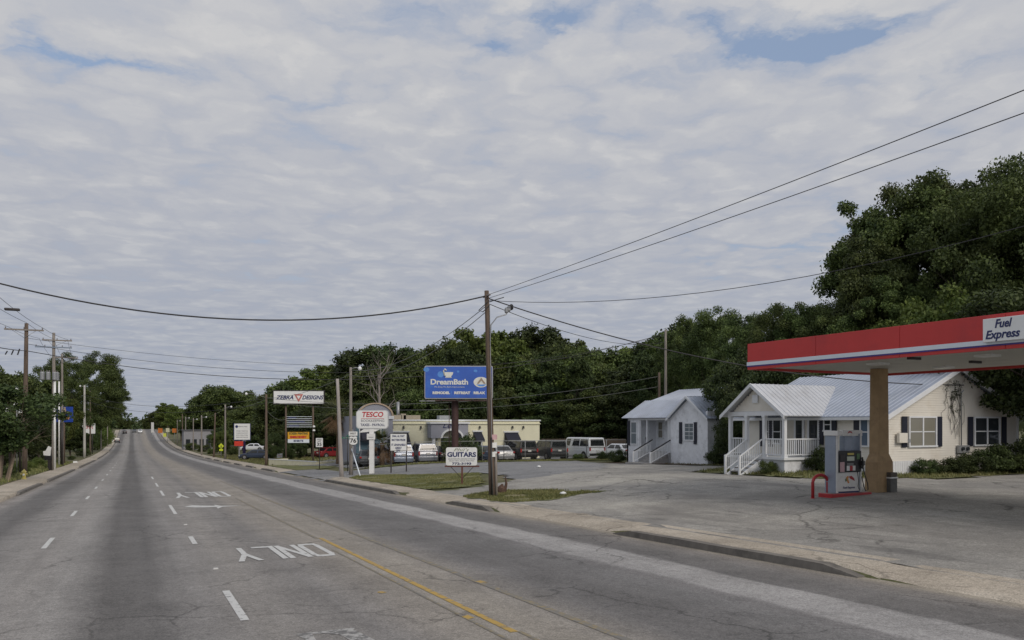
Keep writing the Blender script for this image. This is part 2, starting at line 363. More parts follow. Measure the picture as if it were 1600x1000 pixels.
# ------------------------------------------------------------------ ground
def grid(name, us, vs, off, m, kind='structure', hf=None):
    f = hf or H
    V = [(u, v, f(u, v)+off) for v in vs for u in us]; n = len(us)
    F = [(j*n+i, j*n+i+1, (j+1)*n+i+1, (j+1)*n+i) for j in range(len(vs)-1) for i in range(n-1)]
    return face_mesh(name, V, F, m, kind=kind, smooth=True)
def rng(a, b, s):
    n = max(1, int(round((b-a)/s))); return [a+(b-a)*i/n for i in range(n+1)]
def inside(p, poly):
    x, y = p; c = False; j = len(poly)-1
    for i in range(len(poly)):
        xi, yi = poly[i][:2]; xj, yj = poly[j][:2]
        if (yi > y) != (yj > y) and x < (xj-xi)*(y-yi)/(yj-yi)+xi: c = not c
        j = i
    return c
from mathutils import noise as mn
def drape(name, poly, cell, off, m, rag=.0, kind='structure', ragscale=1.2):
    us = [p[0] for p in poly]; vs = [p[1] for p in poly]
    u0, v0 = min(us)-rag, min(vs)-rag; nu = int((max(us)+rag-u0)/cell)+1; nv = int((max(vs)+rag-v0)/cell)+1
    idx = {}; V = []; F = []
    def vid(i, j):
        if (i, j) not in idx:
            u, v = u0+i*cell, v0+j*cell; idx[(i, j)] = len(V); V.append((u, v, H(u, v)+off))
        return idx[(i, j)]
    for j in range(nv):
        for i in range(nu):
            u, v = u0+(i+.5)*cell, v0+(j+.5)*cell
            if rag:
                q = Vector((u*ragscale, v*ragscale, 0)); du = rag*mn.noise(q)+rag*.5*mn.noise(q*3.1); dv = rag*mn.noise(q+Vector((9, 3, 1)))+rag*.5*mn.noise(q*3.1+Vector((5, 5, 5)))
            else: du = dv = 0
            if inside((u+du*1.6, v+dv*1.6), poly): F.append((vid(i, j), vid(i+1, j), vid(i+1, j+1), vid(i, j+1)))
    return face_mesh(name, V, F, m, kind=kind, smooth=True)
ROADCOLS = [(-5.4, (0.295, 0.268, 0.241)), (-4.9, (0.281, 0.264, 0.248)), (-4.4, (0.169, 0.162, 0.156)), (-3.5, (0.155, 0.148, 0.142)), (-2.7, (0.265, 0.252, 0.238)), (-1.7, (0.295, 0.279, 0.262)), (-1.1, (0.274, 0.262, 0.248)),
            (-.5, (0.148, 0.141, 0.135)), (.35, (0.144, 0.138, 0.133)), (1.0, (0.253, 0.241, 0.230)), (1.8, (0.274, 0.257, 0.238)), (3.0, (0.229, 0.217, 0.206)), (3.9, (0.281, 0.257, 0.227)), (4.9, (0.303, 0.276, 0.238)), (5.6, (0.289, 0.266, 0.237)),
            (6.3, (0.185, 0.177, 0.171)), (7.2, (0.157, 0.151, 0.147)), (8.3, (0.174, 0.169, 0.165)), (8.75, (0.200, 0.191, 0.187)), (8.90, (0.333, 0.322, 0.312)), (9.98, (0.348, 0.336, 0.324)), (10.05, (0.169, 0.162, 0.156)), (10.9, (0.179, 0.170, 0.161)), (11.5, (0.236, 0.217, 0.196)), (11.8, (0.325, 0.290, 0.235))]
ROADM = ground_mat('worn_asphalt', None, speck=42, uramp=ROADCOLS, crackscale=.22, crackw=.01, crackcol=.5, bump=.5, stain=[(.33, .66, (.15, .145, .14)), (2.3, .73, (.11, .105, .10))])
def oil(N, L, P, c, mix, ramp, noise, M):
    # long dark drip trails where cars stop and turn
    for sc, w, th, col in (((.30, .09, 1), 3, .53, (.17, .16, .148)), ((.75, .25, 1), 6, .57, (.11, .105, .10))):
        mp = N.new('ShaderNodeMapping'); mp.inputs['Scale'].default_value = sc; mp.inputs['Rotation'].default_value = (0, 0, .25); L.new(P, mp.inputs[0])
        c = mix('MIX', ramp(noise(1, 7, .62, mp.outputs[0], .4, w), [(th, (0,)*3), (th+.13, (.75,)*3)]), c, col)
    return c
CONC = ground_mat('stained_concrete', [(.34, (.25, .24, .22)), (.5, (.325, .31, .28)), (.66, (.40, .38, .335))], speck=30, patch=.16, crackscale=.24, crackw=.018, crackcol=.35, streak=False, extra=oil,
                  stain=[(.13, .54, (.22, .212, .198)), (.5, .60, (.24, .225, .20)), (1.7, .68, (.19, .18, .16))], bump=.2)
WALK = ground_mat('tan_sidewalk_concrete', [(.3, (.35, .305, .245)), (.5, (.425, .372, .30)), (.7, (.48, .43, .355))], speck=35, patch=.5, crackscale=.3, crackw=.012, crackcol=.45, streak=False,
                  stain=[(.6, .66, (.24, .205, .16))], bump=.2)
LOTA = ground_mat('grey_lot_asphalt', [(.3, (.20, .20, .203)), (.5, (.24, .24, .24)), (.7, (.29, .283, .268))], speck=22, patch=.12, crackscale=.2, crackw=.025, crackcol=.5, streak=False, bump=.2)
SOIL = ground_mat('dry_grass_and_soil', [(.35, (.075, .085, .032)), (.5, (.11, .11, .05)), (.62, (.17, .145, .09)), (.75, (.20, .165, .115))], speck=12, patch=.22, cracks=False, streak=False, bump=.6)
LAWN = ground_mat('lawn_turf', [(.35, (.12, .135, .05)), (.55, (.17, .17, .075)), (.75, (.24, .205, .115))], speck=14, patch=.3, cracks=False, streak=False, bump=.8)
MULCH = ground_mat('red_brown_mulch', [(.3, (.07, .045, .035)), (.7, (.12, .075, .055))], speck=16, patch=1, cracks=False, streak=False, bump=.8)
vn = rng(-24, 70, 1)+rng(72, 200, 2)+rng(205, 620, 5)+rng(640, 1000, 20)
usr = [UR, 12.0, 12.3, 12.7, 13.1, 13.5, 14]+rng(15, 60, 1)+rng(64, 120, 4)+rng(140, 900, 40)
tag(grid('ground', usr, vn, -.03, SOIL), 'bare soil and rough grass under the lots right of the road')
usl = [-900, -600, -400, -250, -160, -110]+rng(-80, -20, 4)+rng(-19, -6, 1)+[UL]
tag(grid('ground', usl, vn, -.03, SOIL), 'weedy verge and soil left of the road')
tag(grid('road', rng(UL-.1, UR+.1, .85), vn, 0, ROADM, hf=lambda u, v: RD(v)+.0), 'worn grey five lane asphalt road running to the far crest')
# far land past the crest
tag(grid('hill', rng(-900, 1200, 60), rng(1000, 2600, 100), -.5, SOIL, hf=lambda u, v: -9+(v-1000)*.012), 'dark wooded ridge on the horizon')
# sidewalks
def wr(a, b): return rng(a, b, 1)
skirt = lambda u, v: RD(v)-.04 if abs(u-3.22) < 8.72 else H(u, v)     # the edge towards the road drops down to it
tag(grid('sidewalk', [11.90, 11.94, 12.1, 12.4, 12.7, 13.1, 13.55], wr(-22, 55.5), .012, WALK, hf=skirt), 'tan concrete sidewalk along the fuel station frontage')
tag(grid('sidewalk', [11.90, 11.94, 12.1, 12.4, 12.7, 13.1, 13.55], rng(74, 450, 2), .012, WALK, hf=skirt), 'distant sidewalk beyond the side street on the right')
tag(grid('sidewalk', [-7.3, -6.9, -6.4, -6.0, -5.6, -5.52, -5.48], rng(-22, 450, 2), .012, WALK, hf=skirt), 'cracked pale sidewalk left of the road')
# lots
gas_poly = [(13.1, -22), (62, -22), (62, 24), (44, 24.2), (31.5, 23.4), (27.6, 27.5), (27.5, 35.5), (33.5, 37.6), (34.6, 43.2), (35.2, 57), (30, 57), (24, 44), (17.5, 38.5), (13.1, 37)]
drape('forecourt', gas_poly, .5, .012, CONC, rag=.12, ragscale=.5)
lot_poly = [(12, 55), (14.2, 55.4), (16.2, 51), (20.5, 47.6), (19, 38.6), (26, 42), (31, 49), (35, 56.5), (37, 64), (30, 65.5), (20, 66), (16, 66.5), (15, 74.5), (12, 74.5)]
drape('parking_lot', lot_poly, .5, .016, LOTA, rag=.3, ragscale=.5)
drape('parking_lot', [(18, 68.3), (64, 66.5), (64, 76), (18, 77)], 1, .014, LOTA, rag=.4, ragscale=.5)
drape('parking_lot', [(14.5, 78.5), (60, 79), (60, 110), (24, 108), (14.5, 92)], 1, .012, LOTA, rag=.5, ragscale=.3)
drape('driveway', [(-30, 36.5), (-7.3, 36.5), (-7.3, 47), (-30, 47)], .5, .02, LOTA, rag=.2)
# lawns with blades
LAWNS = []
def px_poly(pts): return [tuple(spot(*p)[:2]) for p in pts]
tesco_lawn = [(13.6, 39.2), (15.2, 38.6), (17.4, 40.0), (18.6, 43.6), (20.2, 47.4), (17.8, 52.5), (16.4, 57.0), (15.0, 58.2), (13.6, 55.0)]
mound = px_poly([(722, 777), (745, 772), (775, 767), (860, 766), (940, 769), (900, 774), (862, 781), (800, 786), (768, 783)])
strip = [(20, 66.2), (30, 65.8), (37.5, 64.6), (50, 61.5), (50, 66.5), (36, 68.0), (18, 68.4)]
sidestrip = [(13.6, 74.5), (17, 74.5), (17.6, 79), (15, 92), (13.6, 92)]
yard = [(34.8, 36), (47, 37), (52, 62), (35.6, 57.5), (35.2, 43.4), (34.2, 38.2)]
front = [(27.9, 26.5), (31.6, 23.6), (44, 24.6), (44, 27), (32, 27), (32, 36), (28, 35.3)]
for nm, poly, rag, lab in (('lawn', tesco_lawn, .35, 'green lawn around the bookkeeping sign'), ('lawn', mound, .35, 'weedy grass mound at the foot of the tall corner pole'), ('lawn', strip, .5, 'thin dry grass strip before the chain fence'),
                      ('lawn', sidestrip, .4, 'grass strip beside the planter wall'), ('lawn', yard, .4, 'shaded lawn between the two small houses'), ('lawn', front, .25, 'narrow weedy strip along the front of the cream house')):
    tag(drape(nm, poly, .12 if nm != 'x' else .2, .03, LAWN, rag=rag, ragscale=.9), lab); LAWNS.append(poly)
GRASSM = leaf_mat('grass_blades', (.09, .11, .035), (.25, .235, .10), .2)
def blades(poly, n, h, lab, w=.025):
    us = [p[0] for p in poly]; vs = [p[1] for p in poly]; V = []; F = []; k = 0; t = 0
    while k < n and t < n*6:
        t += 1; u = random.uniform(min(us), max(us)); v = random.uniform(min(vs), max(vs))
        if not inside((u, v), poly) or mn.noise(Vector((u*.7, v*.7, 3))) < -.25: continue
        z = H(u, v)+.02; a = random.uniform(0, 6.28); hh = h*random.uniform(.4, 1.3); lx, ly = random.gauss(0, .4)*hh, random.gauss(0, .4)*hh
        dx, dy = math.cos(a)*w, math.sin(a)*w; o = len(V)
        V += [(u-dx, v-dy, z), (u+dx, v+dy, z), (u+lx, v+ly, z+hh)]; F.append((o, o+1, o+2)); k += 1
    tag(face_mesh('grass', V, F, GRASSM), lab, 'grass', None, 'stuff')
blades(tesco_lawn, 20000, .05, 'short blades of the lawn around the bookkeeping sign')
blades(mound, 7000, .09, 'long weeds round the foot of the corner pole')
blades(strip, 12000, .12, 'dry grass along the chain fence')
blades(yard, 9000, .12, 'shaded grass between the two small houses')
blades(front, 9000, .16, 'weeds along the front of the cream house')
blades([(-20, 30), (-7.4, 30), (-7.4, 130), (-20, 130)], 26000, .22, 'rough verge grass beyond the left sidewalk', .05)
blades([(13.7, 92), (30, 96), (34, 170), (13.7, 170)], 14000, .18, 'dry roadside grass far along the right side', .06)
# mulch beds at the white house
drape('planting_bed', [(34.8, 45), (36.4, 44.3), (36.4, 55.5), (34.6, 56.5)], .15, .045, MULCH, rag=.2)
# kerbs
KM = mat('kerb_concrete', (.17, .155, .135), .9, .25, 3, .3, dirt=(.05, .045, .04))
def kerb(u0, u1, a, b, top, lab):
    vs = rng(a, b, .8 if b-a < 40 else 4); V = []; F = []
    for i, v in enumerate(vs):
        z = RD(v); e = min(1, min(v-a, b-v)/.5); h = .02+(top-.02)*e+random.uniform(-.006, .006)
        V += [(u0, v, z-.05), (u0+.02*(1 if u1 > u0 else -1), v, z+h), (u1, v, z+h), (u1, v, z-.05)]
    for i in range(len(vs)-1):
        for k in range(3): F.append((i*4+k, i*4+k+1, i*4+5+k, i*4+4+k))
    n = len(V)-4; F += [(0, 1, 2, 3), (n+3, n+2, n+1, n)]
    return tag(face_mesh('kerb', V, F, KM, kind='structure'), lab)
for i, (a, b) in enumerate(KERBS):
    kerb(11.74, 12.0, a, b, .15, 'weathered concrete kerb on the right side of the road')
for a, b in ((-20, 34), (49, 62), (66, 96), (102, 150), (156, 230), (236, 450)):
    kerb(-5.36, -5.62, a, b, .15, 'weathered concrete kerb on the left side of the road')
# kerb return curving into the side street
drape('sidewalk', [(11.95, 53.5), (13.7, 53.5), (14.6, 57.5), (13.2, 57.6), (12.2, 56.2)], .2, .016, WALK)
# ------------------------------------------------------------------ road paint
def paint_mat(name, col, wear=.5, asphalt=(.16, .155, .15)):
    m = bpy.data.materials.new(name); m.use_nodes = True; nt = m.node_tree; N = nt.nodes; L = nt.links; b = N['Principled BSDF']; b.inputs['Roughness'].default_value = .8
    tc = N.new('ShaderNodeTexCoord'); n = N.new('ShaderNodeTexNoise'); n.inputs['Scale'].default_value = 7; n.inputs['Detail'].default_value = 8; n.inputs['Roughness'].default_value = .75; L.new(tc.outputs['Object'], n.inputs['Vector'])
    r = N.new('ShaderNodeValToRGB'); e = r.color_ramp.elements; e[0].position = wear-.04; e[1].position = wear+.05; e[0].color = (*col, 1); e[1].color = (*asphalt, 1)
    L.new(n.outputs[0], r.inputs[0]); L.new(r.outputs[0], b.inputs['Base Color']); return m
WP = paint_mat('worn_white_paint', (.58, .58, .56), .60); YP = paint_mat('worn_yellow_paint', (.46, .30, .07), .56, (.19, .175, .15)); YF = paint_mat('ghost_yellow_paint', (.27, .22, .13), .47, (.19, .178, .16))
WP2 = paint_mat('thin_white_paint', (.42, .41, .39), .50)
def flat(name, polys, m, lab, off=.006):
    V = []; F = []
    for poly in polys:
        o = len(V); V += [(u, v, RD(v)+off) for u, v in poly]; F.append(tuple(range(o, o+len(poly))))
    return tag(face_mesh(name, V, F, m, kind='structure'), lab)
def line(u, a, b, w, st=1.5):
    vs = rng(a, b, st); return [[(u-w/2, vs[i]), (u+w/2, vs[i]), (u+w/2, vs[i+1]), (u-w/2, vs[i+1])] for i in range(len(vs)-1)]
for vs_, u in (([11.95, 21.9, 32.0, 44.2, 54.3, 66.5], 1.46), ([11.9, 22.9, 33.2, 43.6, 54, 66, 78, 90, 102, 114, 126], -1.98)):
    for v in vs_:
        lng = 2.6 if (u < 0 or v < 15) else (1.9 if v < 30 else 5)
        flat('lane_dash', line(u, v, v+lng, .12, 1), WP, 'white lane dash painted on the road')
flat('centre_line', line(4.55, 9.5, 21.5, .11, .6), YP, 'solid yellow line right of the turn lane')
flat('centre_line', line(4.30, 6, 19, .05, .6)+line(4.62, 5, 9.5, .06)+line(4.45, 21.5, 40, .10), YF, 'faded remains of older yellow lines')
flat('centre_line', line(5.62, 8, 60, .13), YF, 'faint ghost of a second yellow line')
flat('paint_patch', [[(4.30, 10.5), (4.42, 10.55), (4.40, 10.75), (4.28, 10.7)], [(3.75, 13.0), (3.87, 13.05), (3.83, 13.2), (3.73, 13.15)], [(5.6, 13.1), (5.75, 13.1), (5.72, 13.35), (5.58, 13.3)]], YP, 'small scraps of yellow paint')
def stroke_letters(word, uc, v0, hgt, wid, sw):
    """letters read by drivers coming towards the camera: their right is -u, their up is -v"""
    polys = []; n = len(word); lw = wid/n*.70; gap = wid/n
    S = {'O': [[(0, .12), (0, .88)], [(1, .12), (1, .88)], [(.12, 1), (.88, 1)], [(.12, 0), (.88, 0)], [(0, .88), (.12, 1)], [(.88, 1), (1, .88)], [(0, .12), (.12, 0)], [(.88, 0), (1, .12)]],
         'N': [[(0, 0), (0, 1)], [(1, 0), (1, 1)], [(0, 1), (1, 0)]], 'L': [[(0, 0), (0, 1)], [(0, 0), (1, 0)]], 'Y': [[(.5, 0), (.5, .5)], [(0, 1), (.5, .5)], [(1, 1), (.5, .5)]]}
    for i, ch in enumerate(word):
        for a, b in S[ch]:
            pa = Vector((uc+wid/2-i*gap-a[0]*lw, v0-a[1]*hgt)); pb = Vector((uc+wid/2-i*gap-b[0]*lw, v0-b[1]*hgt)); d = (pb-pa).normalized()
            # strokes are drawn long along the road, so widen them along u only a little and along v more
            nx = Vector((-d.y, d.x)); e = d*sw*.5*(1.6 if abs(d.y) > .5 else 1); wv = nx*sw*(.48 if abs(d.y) > .7 else 1.0)
            polys.append([pa-e-wv, pb+e-wv, pb+e+wv, pa-e+wv])
    return [[(p.x, p.y) for p in q] for q in polys]
def lift(polys, step=.0006): return polys
def flat_letters(polys, m, lab):
    V = []; F = []
    for k, poly in enumerate(polys):
        o = len(V); V += [(u, v, RD(v)+.006+k*.0004) for u, v in poly]; F.append(tuple(range(o, o+4)))
    return tag(face_mesh('road_word', V, F, m, kind='structure'), lab)
flat_letters(stroke_letters('ONLY', 3.06, 20.3, 2.2, 2.15, .13), WP, 'white word ONLY facing oncoming drivers, nearer one')
flat_letters(stroke_letters('ONLY', 3.1, 46.2, 4.4, 2.6, .17), WP, 'white word ONLY facing oncoming drivers, farther one')
flat('turn_arrow', [[(1.95, 35.6), (2.3, 36.3), (2.8, 35.7), (3.3, 35.3), (3.3, 34.7), (2.7, 34.8), (2.3, 35.0)], [(3.15, 36.1), (3.35, 35.25), (4.15, 34.95), (3.35, 34.7), (3.1, 33.8)]], WP, 'white left turn arrow painted in the centre lane')
flat('turn_arrow', [[(1.92, 10.75), (2.75, 10.75), (2.55, 10.35), (2.3, 10.6)], [(2.45, 10.62), (2.7, 10.62), (2.9, 9.2), (2.6, 9.2)], [(1.95, 10.7), (2.15, 10.7), (2.1, 9.9)]], WP2, 'tip of a worn white arrow at the bottom edge')
STUD = mat('road_stud', (.5, .5, .48), .5)
for i, (x, y) in enumerate(((337, 889), (290, 820))):
    p = spot(x, y); t = MB().box((p.x, p.y, p.z+.012), (.11, .10, .024), taper=.7).build('road_stud', STUD, bevel=.003)
    tag(t, ['white reflective road stud between the near dash and the word', 'white reflective road stud before the second dash'][i], 'road stud', 'reflective road studs')
# oil stains and patches on forecourt
# ------------------------------------------------------------------ common materials
WHITE = mat('white_paint', (.62, .64, .66), .5, .06, 2, dirt=(.42, .41, .38), dscale=.8)
TRIM = mat('white_trim', (.70, .72, .74), .45, .05, 3)
SIDING = mat('cream_vinyl_siding', (.72, .69, .62), .55, .05, 1.2, dirt=(.60, .55, .46), dscale=.7)
WBRICK = mat('white_painted_brick', (.74, .76, .79), .75, .08, 3, .5, dirt=(.40, .41, .42), dscale=1.1)
ROOFM = mat('galvanised_metal_roof', (.36, .40, .475), .5, .10, .8, metal=.2, dirt=(.26, .28, .32), dscale=.5)
ROOFW = mat('white_metal_roof', (.56, .575, .60), .45, .06, .8, metal=.15, dirt=(.42, .42, .42), dscale=.6)
SHUT = mat('navy_black_shutter', (.012, .015, .03), .5, .1, 4)
BLK = mat('black_plastic', (.02, .02, .022), .45, .1, 6)
DKMET = mat('dark_painted_steel', (.035, .03, .03), .5, .2, 5)
GALV = mat('galvanised_steel', (.32, .33, .34), .45, .1, 5, metal=.4)
WOODP = mat('weathered_pole_wood', (.13, .095, .072), .9, .35, 2.2, .5, stretch=(6, 6, .5))
WOODG = mat('grey_pole_wood', (.25, .225, .20), .9, .3, 2.2, .5, stretch=(6, 6, .5))
PORC = mat('grey_insulator', (.22, .2, .2), .3, .1, 5)
WIREM = mat('black_cable', (.03, .03, .032), .6, .1, 1)
WIREL = mat('weathered_aluminium_cable', (.16, .165, .16), .55, .1, 1)
RED = mat('faded_red_panel', (.56, .045, .042), .5, .08, .6, dirt=(.40, .04, .045), dscale=.4)
REDP = mat('red_gloss_paint', (.42, .03, .035), .4, .12, 3, dirt=(.2, .05, .04))
STRIPE = mat('pale_blue_white_stripe', (.70, .76, .82), .45, .05, 1)
BLUEL = mat('dark_blue_line', (.05, .04, .22), .5, .1, 1)
NAVY = mat('navy_lettering', (.02, .03, .12), .5, .05, 1)
SIGNW = mat('white_sign_face', (.80, .81, .80), .4, .04, 1.5, dirt=(.68, .68, .65))
SOFFIT = mat('dingy_canopy_soffit', (.50, .49, .44), .6, .12, .5, dirt=(.33, .31, .27), dscale=.5)
STUCCO = mat('tan_column_cladding', (.40, .275, .15), .85, .14, 2.5, .3, dirt=(.23, .155, .09), dscale=1.5)
# ------------------------------------------------------------------ fuel station canopy
AZ = math.radians(2.6)                                    # the canopy stands a little askew to the road
A = W(1168, 578, 28.3)
g0 = 0
can = thing('fuel_canopy', 'large flat fuel station canopy with red fascia and white stripe over the pump', 'canopy', (A.x, A.y, 0), AZ)
ZB, ZT = A.z, A.z+.915; CL, CW = 24.0, 7.5
def seg_panels():                                          # street side fascia made of long metal panels, facing local -X, running to -Y
    n = 8; step = CL/n
    for i in range(n):
        y1 = -i*step; y0 = -(i+1)*step+.012
        f = MB().box((.04, (y0+y1)/2, (ZB+ZT)/2), (.08, y1-y0, ZT-ZB)).build('fascia_panel', RED, can, bevel=.006)
    for y in (0, -CL):
        MB().box((CW/2, y-.04 if y == 0 else y+.04, (ZB+ZT)/2), (CW-.17, .08, ZT-ZB)).build('fascia_panel', RED, can)
    MB().box((CW-.04, -CL/2, (ZB+ZT)/2), (.08, CL, ZT-ZB)).build('fascia_panel', RED, can)
seg_panels()
box('stripe', STRIPE, (-.012, -CL/2, ZB+.205), (.02, CL+.03, .125), can)
box('stripe', BLUEL, (-.012, -CL/2, ZB+.118), (.018, CL+.03, .040), can)
box('stripe', STRIPE, (CW/2, .012, ZB+.205), (CW+.03, .02, .125), can)
so_ = MB()
for i in range(24): so_.box((.1+CW*0+(.152+(CW-.46)/24*i+(CW-.46)/48), -CL/2, ZB+.10+.0), ((CW-.46)/24-.012, CL-.2, .03))
so_.box((CW/2, -CL/2, ZB+.16), (CW-.2, CL-.2, .06)); so_.build('soffit', SOFFIT, can)
box('roof_deck', GALV, (CW/2, -CL/2, ZT-.2), (CW-.2, CL-.2, .05), can)
for y in (-3.6, -7.2, -10.8):
    for x in (2.2, 5.6):
        MB().box((x, y, ZB+.055), (.5, .5, .07)).build('light_fixture', SIGNW, can)
for x in (1.2, 4.2): box('bracket', DKMET, (x, -5.6, ZB+.05), (.5, .12, .08), can)
# columns
def column(y, sx=4.68):
    c = MB(); z0 = -.25
    def fr(z, wx, wy): return [(sx-wx/2, y-wy/2, z), (sx+wx/2, y-wy/2, z), (sx+wx/2, y+wy/2, z), (sx-wx/2, y+wy/2, z)]
    prof = [(z0, .90, .52), (1.12, .86, .50), (1.42, .56, .40), (ZB+.08, .50, .37)]
    vs = [q for p in prof for q in fr(*p)]; fs = [(3, 2, 1, 0), (12, 13, 14, 15)]+[(i*4+k, i*4+(k+1) % 4, (i+1)*4+(k+1) % 4, (i+1)*4+k) for i in range(3) for k in range(4)]
    o = MB().add(vs, fs).build('column', STUCCO, can, bevel=.012)
column(-1.75); column(-9.9); column(-18)
# name plate
def can_y(px):                                             # local y on the street fascia seen at a picture column
    ax = Vector((-math.sin(AZ), math.cos(AZ))); k = (px-800)/FPX
    # (A+t*ax).R = k*(A+t*ax).F
    Rv = Vector((CT, -ST)); Fv = Vector((ST, CT)); a2 = Vector((A.x, A.y))
    return (k*a2.dot(Fv)-a2.dot(Rv))/(ax.dot(Rv)-k*ax.dot(Fv))
PY0 = can_y(1541)
box('name_plate', SIGNW, (-.09, PY0-1.25, ZB+.50), (.12, 2.5, .60), can, bevel=.01)
def sidetext(s, size, y, z, par, m, **k):
    return text(s, size, (-.152, y, z), par, m, rz=math.radians(-90), **k)
sidetext('Fuel', .30, (can_y(1560)+can_y(1587))/2, ZB+.64, can, NAVY, shear=.25, bold=.008, width=abs(can_y(1560)-can_y(1587)))
sidetext('Express', .30, (can_y(1545)+can_y(1600))/2, ZB+.37, can, NAVY, shear=.25, bold=.008, width=abs(can_y(1545)-can_y(1599)))
# pump island
isl_p = spot(1299, 779)
isl = thing('pump_island', 'low red kerbed concrete island under the fuel pump', 'pump island', (isl_p.x, isl_p.y, isl_p.z))
rr = [(0, 0), (2.5, 0), (2.5, 1.0), (0, 1.0)]
def rrect(x0, y0, x1, y1, r, n=5):
    out = []
    for cx, cy, a in ((x1-r, y0+r, -90), (x1-r, y1-r, 0), (x0+r, y1-r, 90), (x0+r, y0+r, 180)):
        for k in range(n): t = math.radians(a+90*k/(n-1)); out.append((cx+r*math.cos(t), cy+r*math.sin(t)))
    return out
MB().prism(rrect(0, 0, 1.98, .62, .08), 'z', -.1, .15).build('kerb_ring', REDP, isl, bevel=.02)
MB().prism(rrect(.08, .08, 1.90, .54, .05), 'z', .15, .157).build('island_top', mat('island_concrete', (.3, .28, .25), .9, .2, 3), isl)
# pump
PX, PY = isl_p.x+.34, isl_p.y+.08
pump = thing('fuel_pump', 'blue and white fuel pump with black display head standing on the red island', 'fuel pump', (PX, PY, isl_p.z+.157))
PBL = mat('blue_grey_pump_steel', (.30, .345, .42), .4, .1, 2, metal=.3, dirt=(.16, .2, .27)); PWH = mat('pump_white_enamel', (.78, .77, .74), .35, .05, 2, dirt=(.5, .48, .44))
box('side_pylon', PBL, (-.02, .23, 1.02), (.10, .46, 2.04), pump, bevel=.01)
box('side_pylon', PBL, (1.17, .23, 1.02), (.07, .38, 2.04), pump, bevel=.01)
box('pylon_edge', PWH, (.0, -.012, 1.02), (.09, .03, 2.02), pump); box('pylon_edge', PWH, (1.17, .02, 1.02), (.05, .03, 2.02), pump)
box('lower_cabinet', PWH, (.58, .23, .38), (1.06, .40, .66), pump, bevel=.01)
box('plinth', NAVY, (.58, .23, .025), (1.0, .36, .05), pump)
hd = box('pump_head', BLK, (.58, .22, 1.08), (1.14, .50, .74), pump, bevel=.03)
box('duct', PBL, (.72, .26, 1.70), (.38, .22, .52), pump, bevel=.008)
hdr = box('header_panel', PWH, (.86, .16, 2.06), (.94, .14, .20), pump, bevel=.01)
box('header_panel', PWH, (-.02, .16, 2.06), (.20, .62, .17), pump, bevel=.01)
SCRN = mat('display_glass', (.55, .6, .5), .2, .05, 2); YEL = mat('yellow_print', (.6, .5, .12), .5, .05, 3); PINK = mat('pink_notice', (.6, .38, .4), .5, .1, 6)
for c, d, m, n in (((.62, -.036, 1.34), (.30, .02, .07), YEL, 'price_display'), ((.62, -.036, 1.18), (.34, .02, .15), SCRN, 'price_display'), ((.60, -.036, .98), (.30, .02, .09), mat('keypad_grey', (.2, .2, .2), .5), 'keypad'),
                   ((.50, -.036, .85), (.13, .02, .17), SIGNW, 'grade_button'), ((.64, -.036, .85), (.13, .02, .17), REDP, 'grade_button'), ((.78, -.036, .85), (.12, .02, .17), PWH, 'grade_button'),
                   ((.22, -.036, .90), (.20, .02, .34), PINK, 'notice'), ((.22, -.036, 1.22), (.22, .02, .22), DKMET, 'notice'), ((.98, -.036, 1.25), (.14, .02, .2), mat('green_print', (.1, .2, .08), .5), 'notice')):
    box(n, m, c, d, pump, bevel=.004)
nz = MB(); nz.tube([(1.12, -.07, .82), (1.16, -.09, 1.0), (1.12, -.08, 1.22)], [.035, .045, .03], 8); nz.box((1.14, -.10, 1.02), (.10, .08, .16)); nz.build('nozzle', BLK, pump, smooth=False)
tube('hose', BLK, [(1.15, -.08, .92), (1.20, -.13, .6), (1.30, -.16, .3), (1.34, -.14, .1), (1.28, -.10, .04), (1.20, -.08, .2), (1.14, -.05, .55)], .017, pump)
tube('hose', BLK, [(.92, -.06, .72), (.93, -.10, .4), (.90, -.10, .22), (.97, -.08, .12), (1.03, -.07, .1)], .013, pump)
# logo: red and yellow swoosh with name
def fan(cx, cz, pts): return [(cx+x, cz+z) for x, z in pts]
MB().prism(fan(.62, .46, [(-.02, .10), (.10, .12), (.22, .04), (.26, -.06), (.14, -.01), (.05, .02)]), 'y', .018, .03).build('logo', REDP, pump)
MB().prism(fan(.62, .46, [(-.16, .06), (-.08, .12), (-.02, .09), (-.06, .02), (.0, -.12), (-.06, -.14), (-.12, -.02)]), 'y', .018, .03).build('logo', mat('orange_print', (.65, .28, .08), .5), pump)
MB().prism(fan(.62, .46, [(-.20, .0), (-.15, .05), (-.12, -.04), (-.17, -.08)]), 'y', .018, .03).build('logo', mat('green_print', (.1, .2, .08), .5), pump)
text('Fuel Express', .11, (.60, .016, .18), pump, NAVY, shear=.2, width=.56, ext=.004)
MB().prism(fan(.70, 2.07, [(-.10, -.02), (-.02, .06), (.08, .05), (.14, -.02), (.02, .01)]), 'y', .075, .088).build('logo', REDP, pump)
# hoop guard
hp = spot(1270, 779); hp2 = spot(1292, 779)
h = thing('hoop_guard', 'red steel hoop bollard guarding the left end of the pump island', 'bollard', tuple(hp))
pts = []; wd = .70; ht = .80
for k in range(13):
    a = math.pi*k/12; pts.append((wd/2-wd/2*math.cos(a), 0, ht-.26+.26*math.sin(a)))
pts = [(0, 0, -.05)]+pts+[(wd, 0, -.05)]
tube('hoop', REDP, pts, .055, h, 12); 
for x in (0, wd): MB().lathe([(.09, 0), (.09, .02), (.06, .03)], (x, 0, 0), 12).build('base_flange', REDP, h)
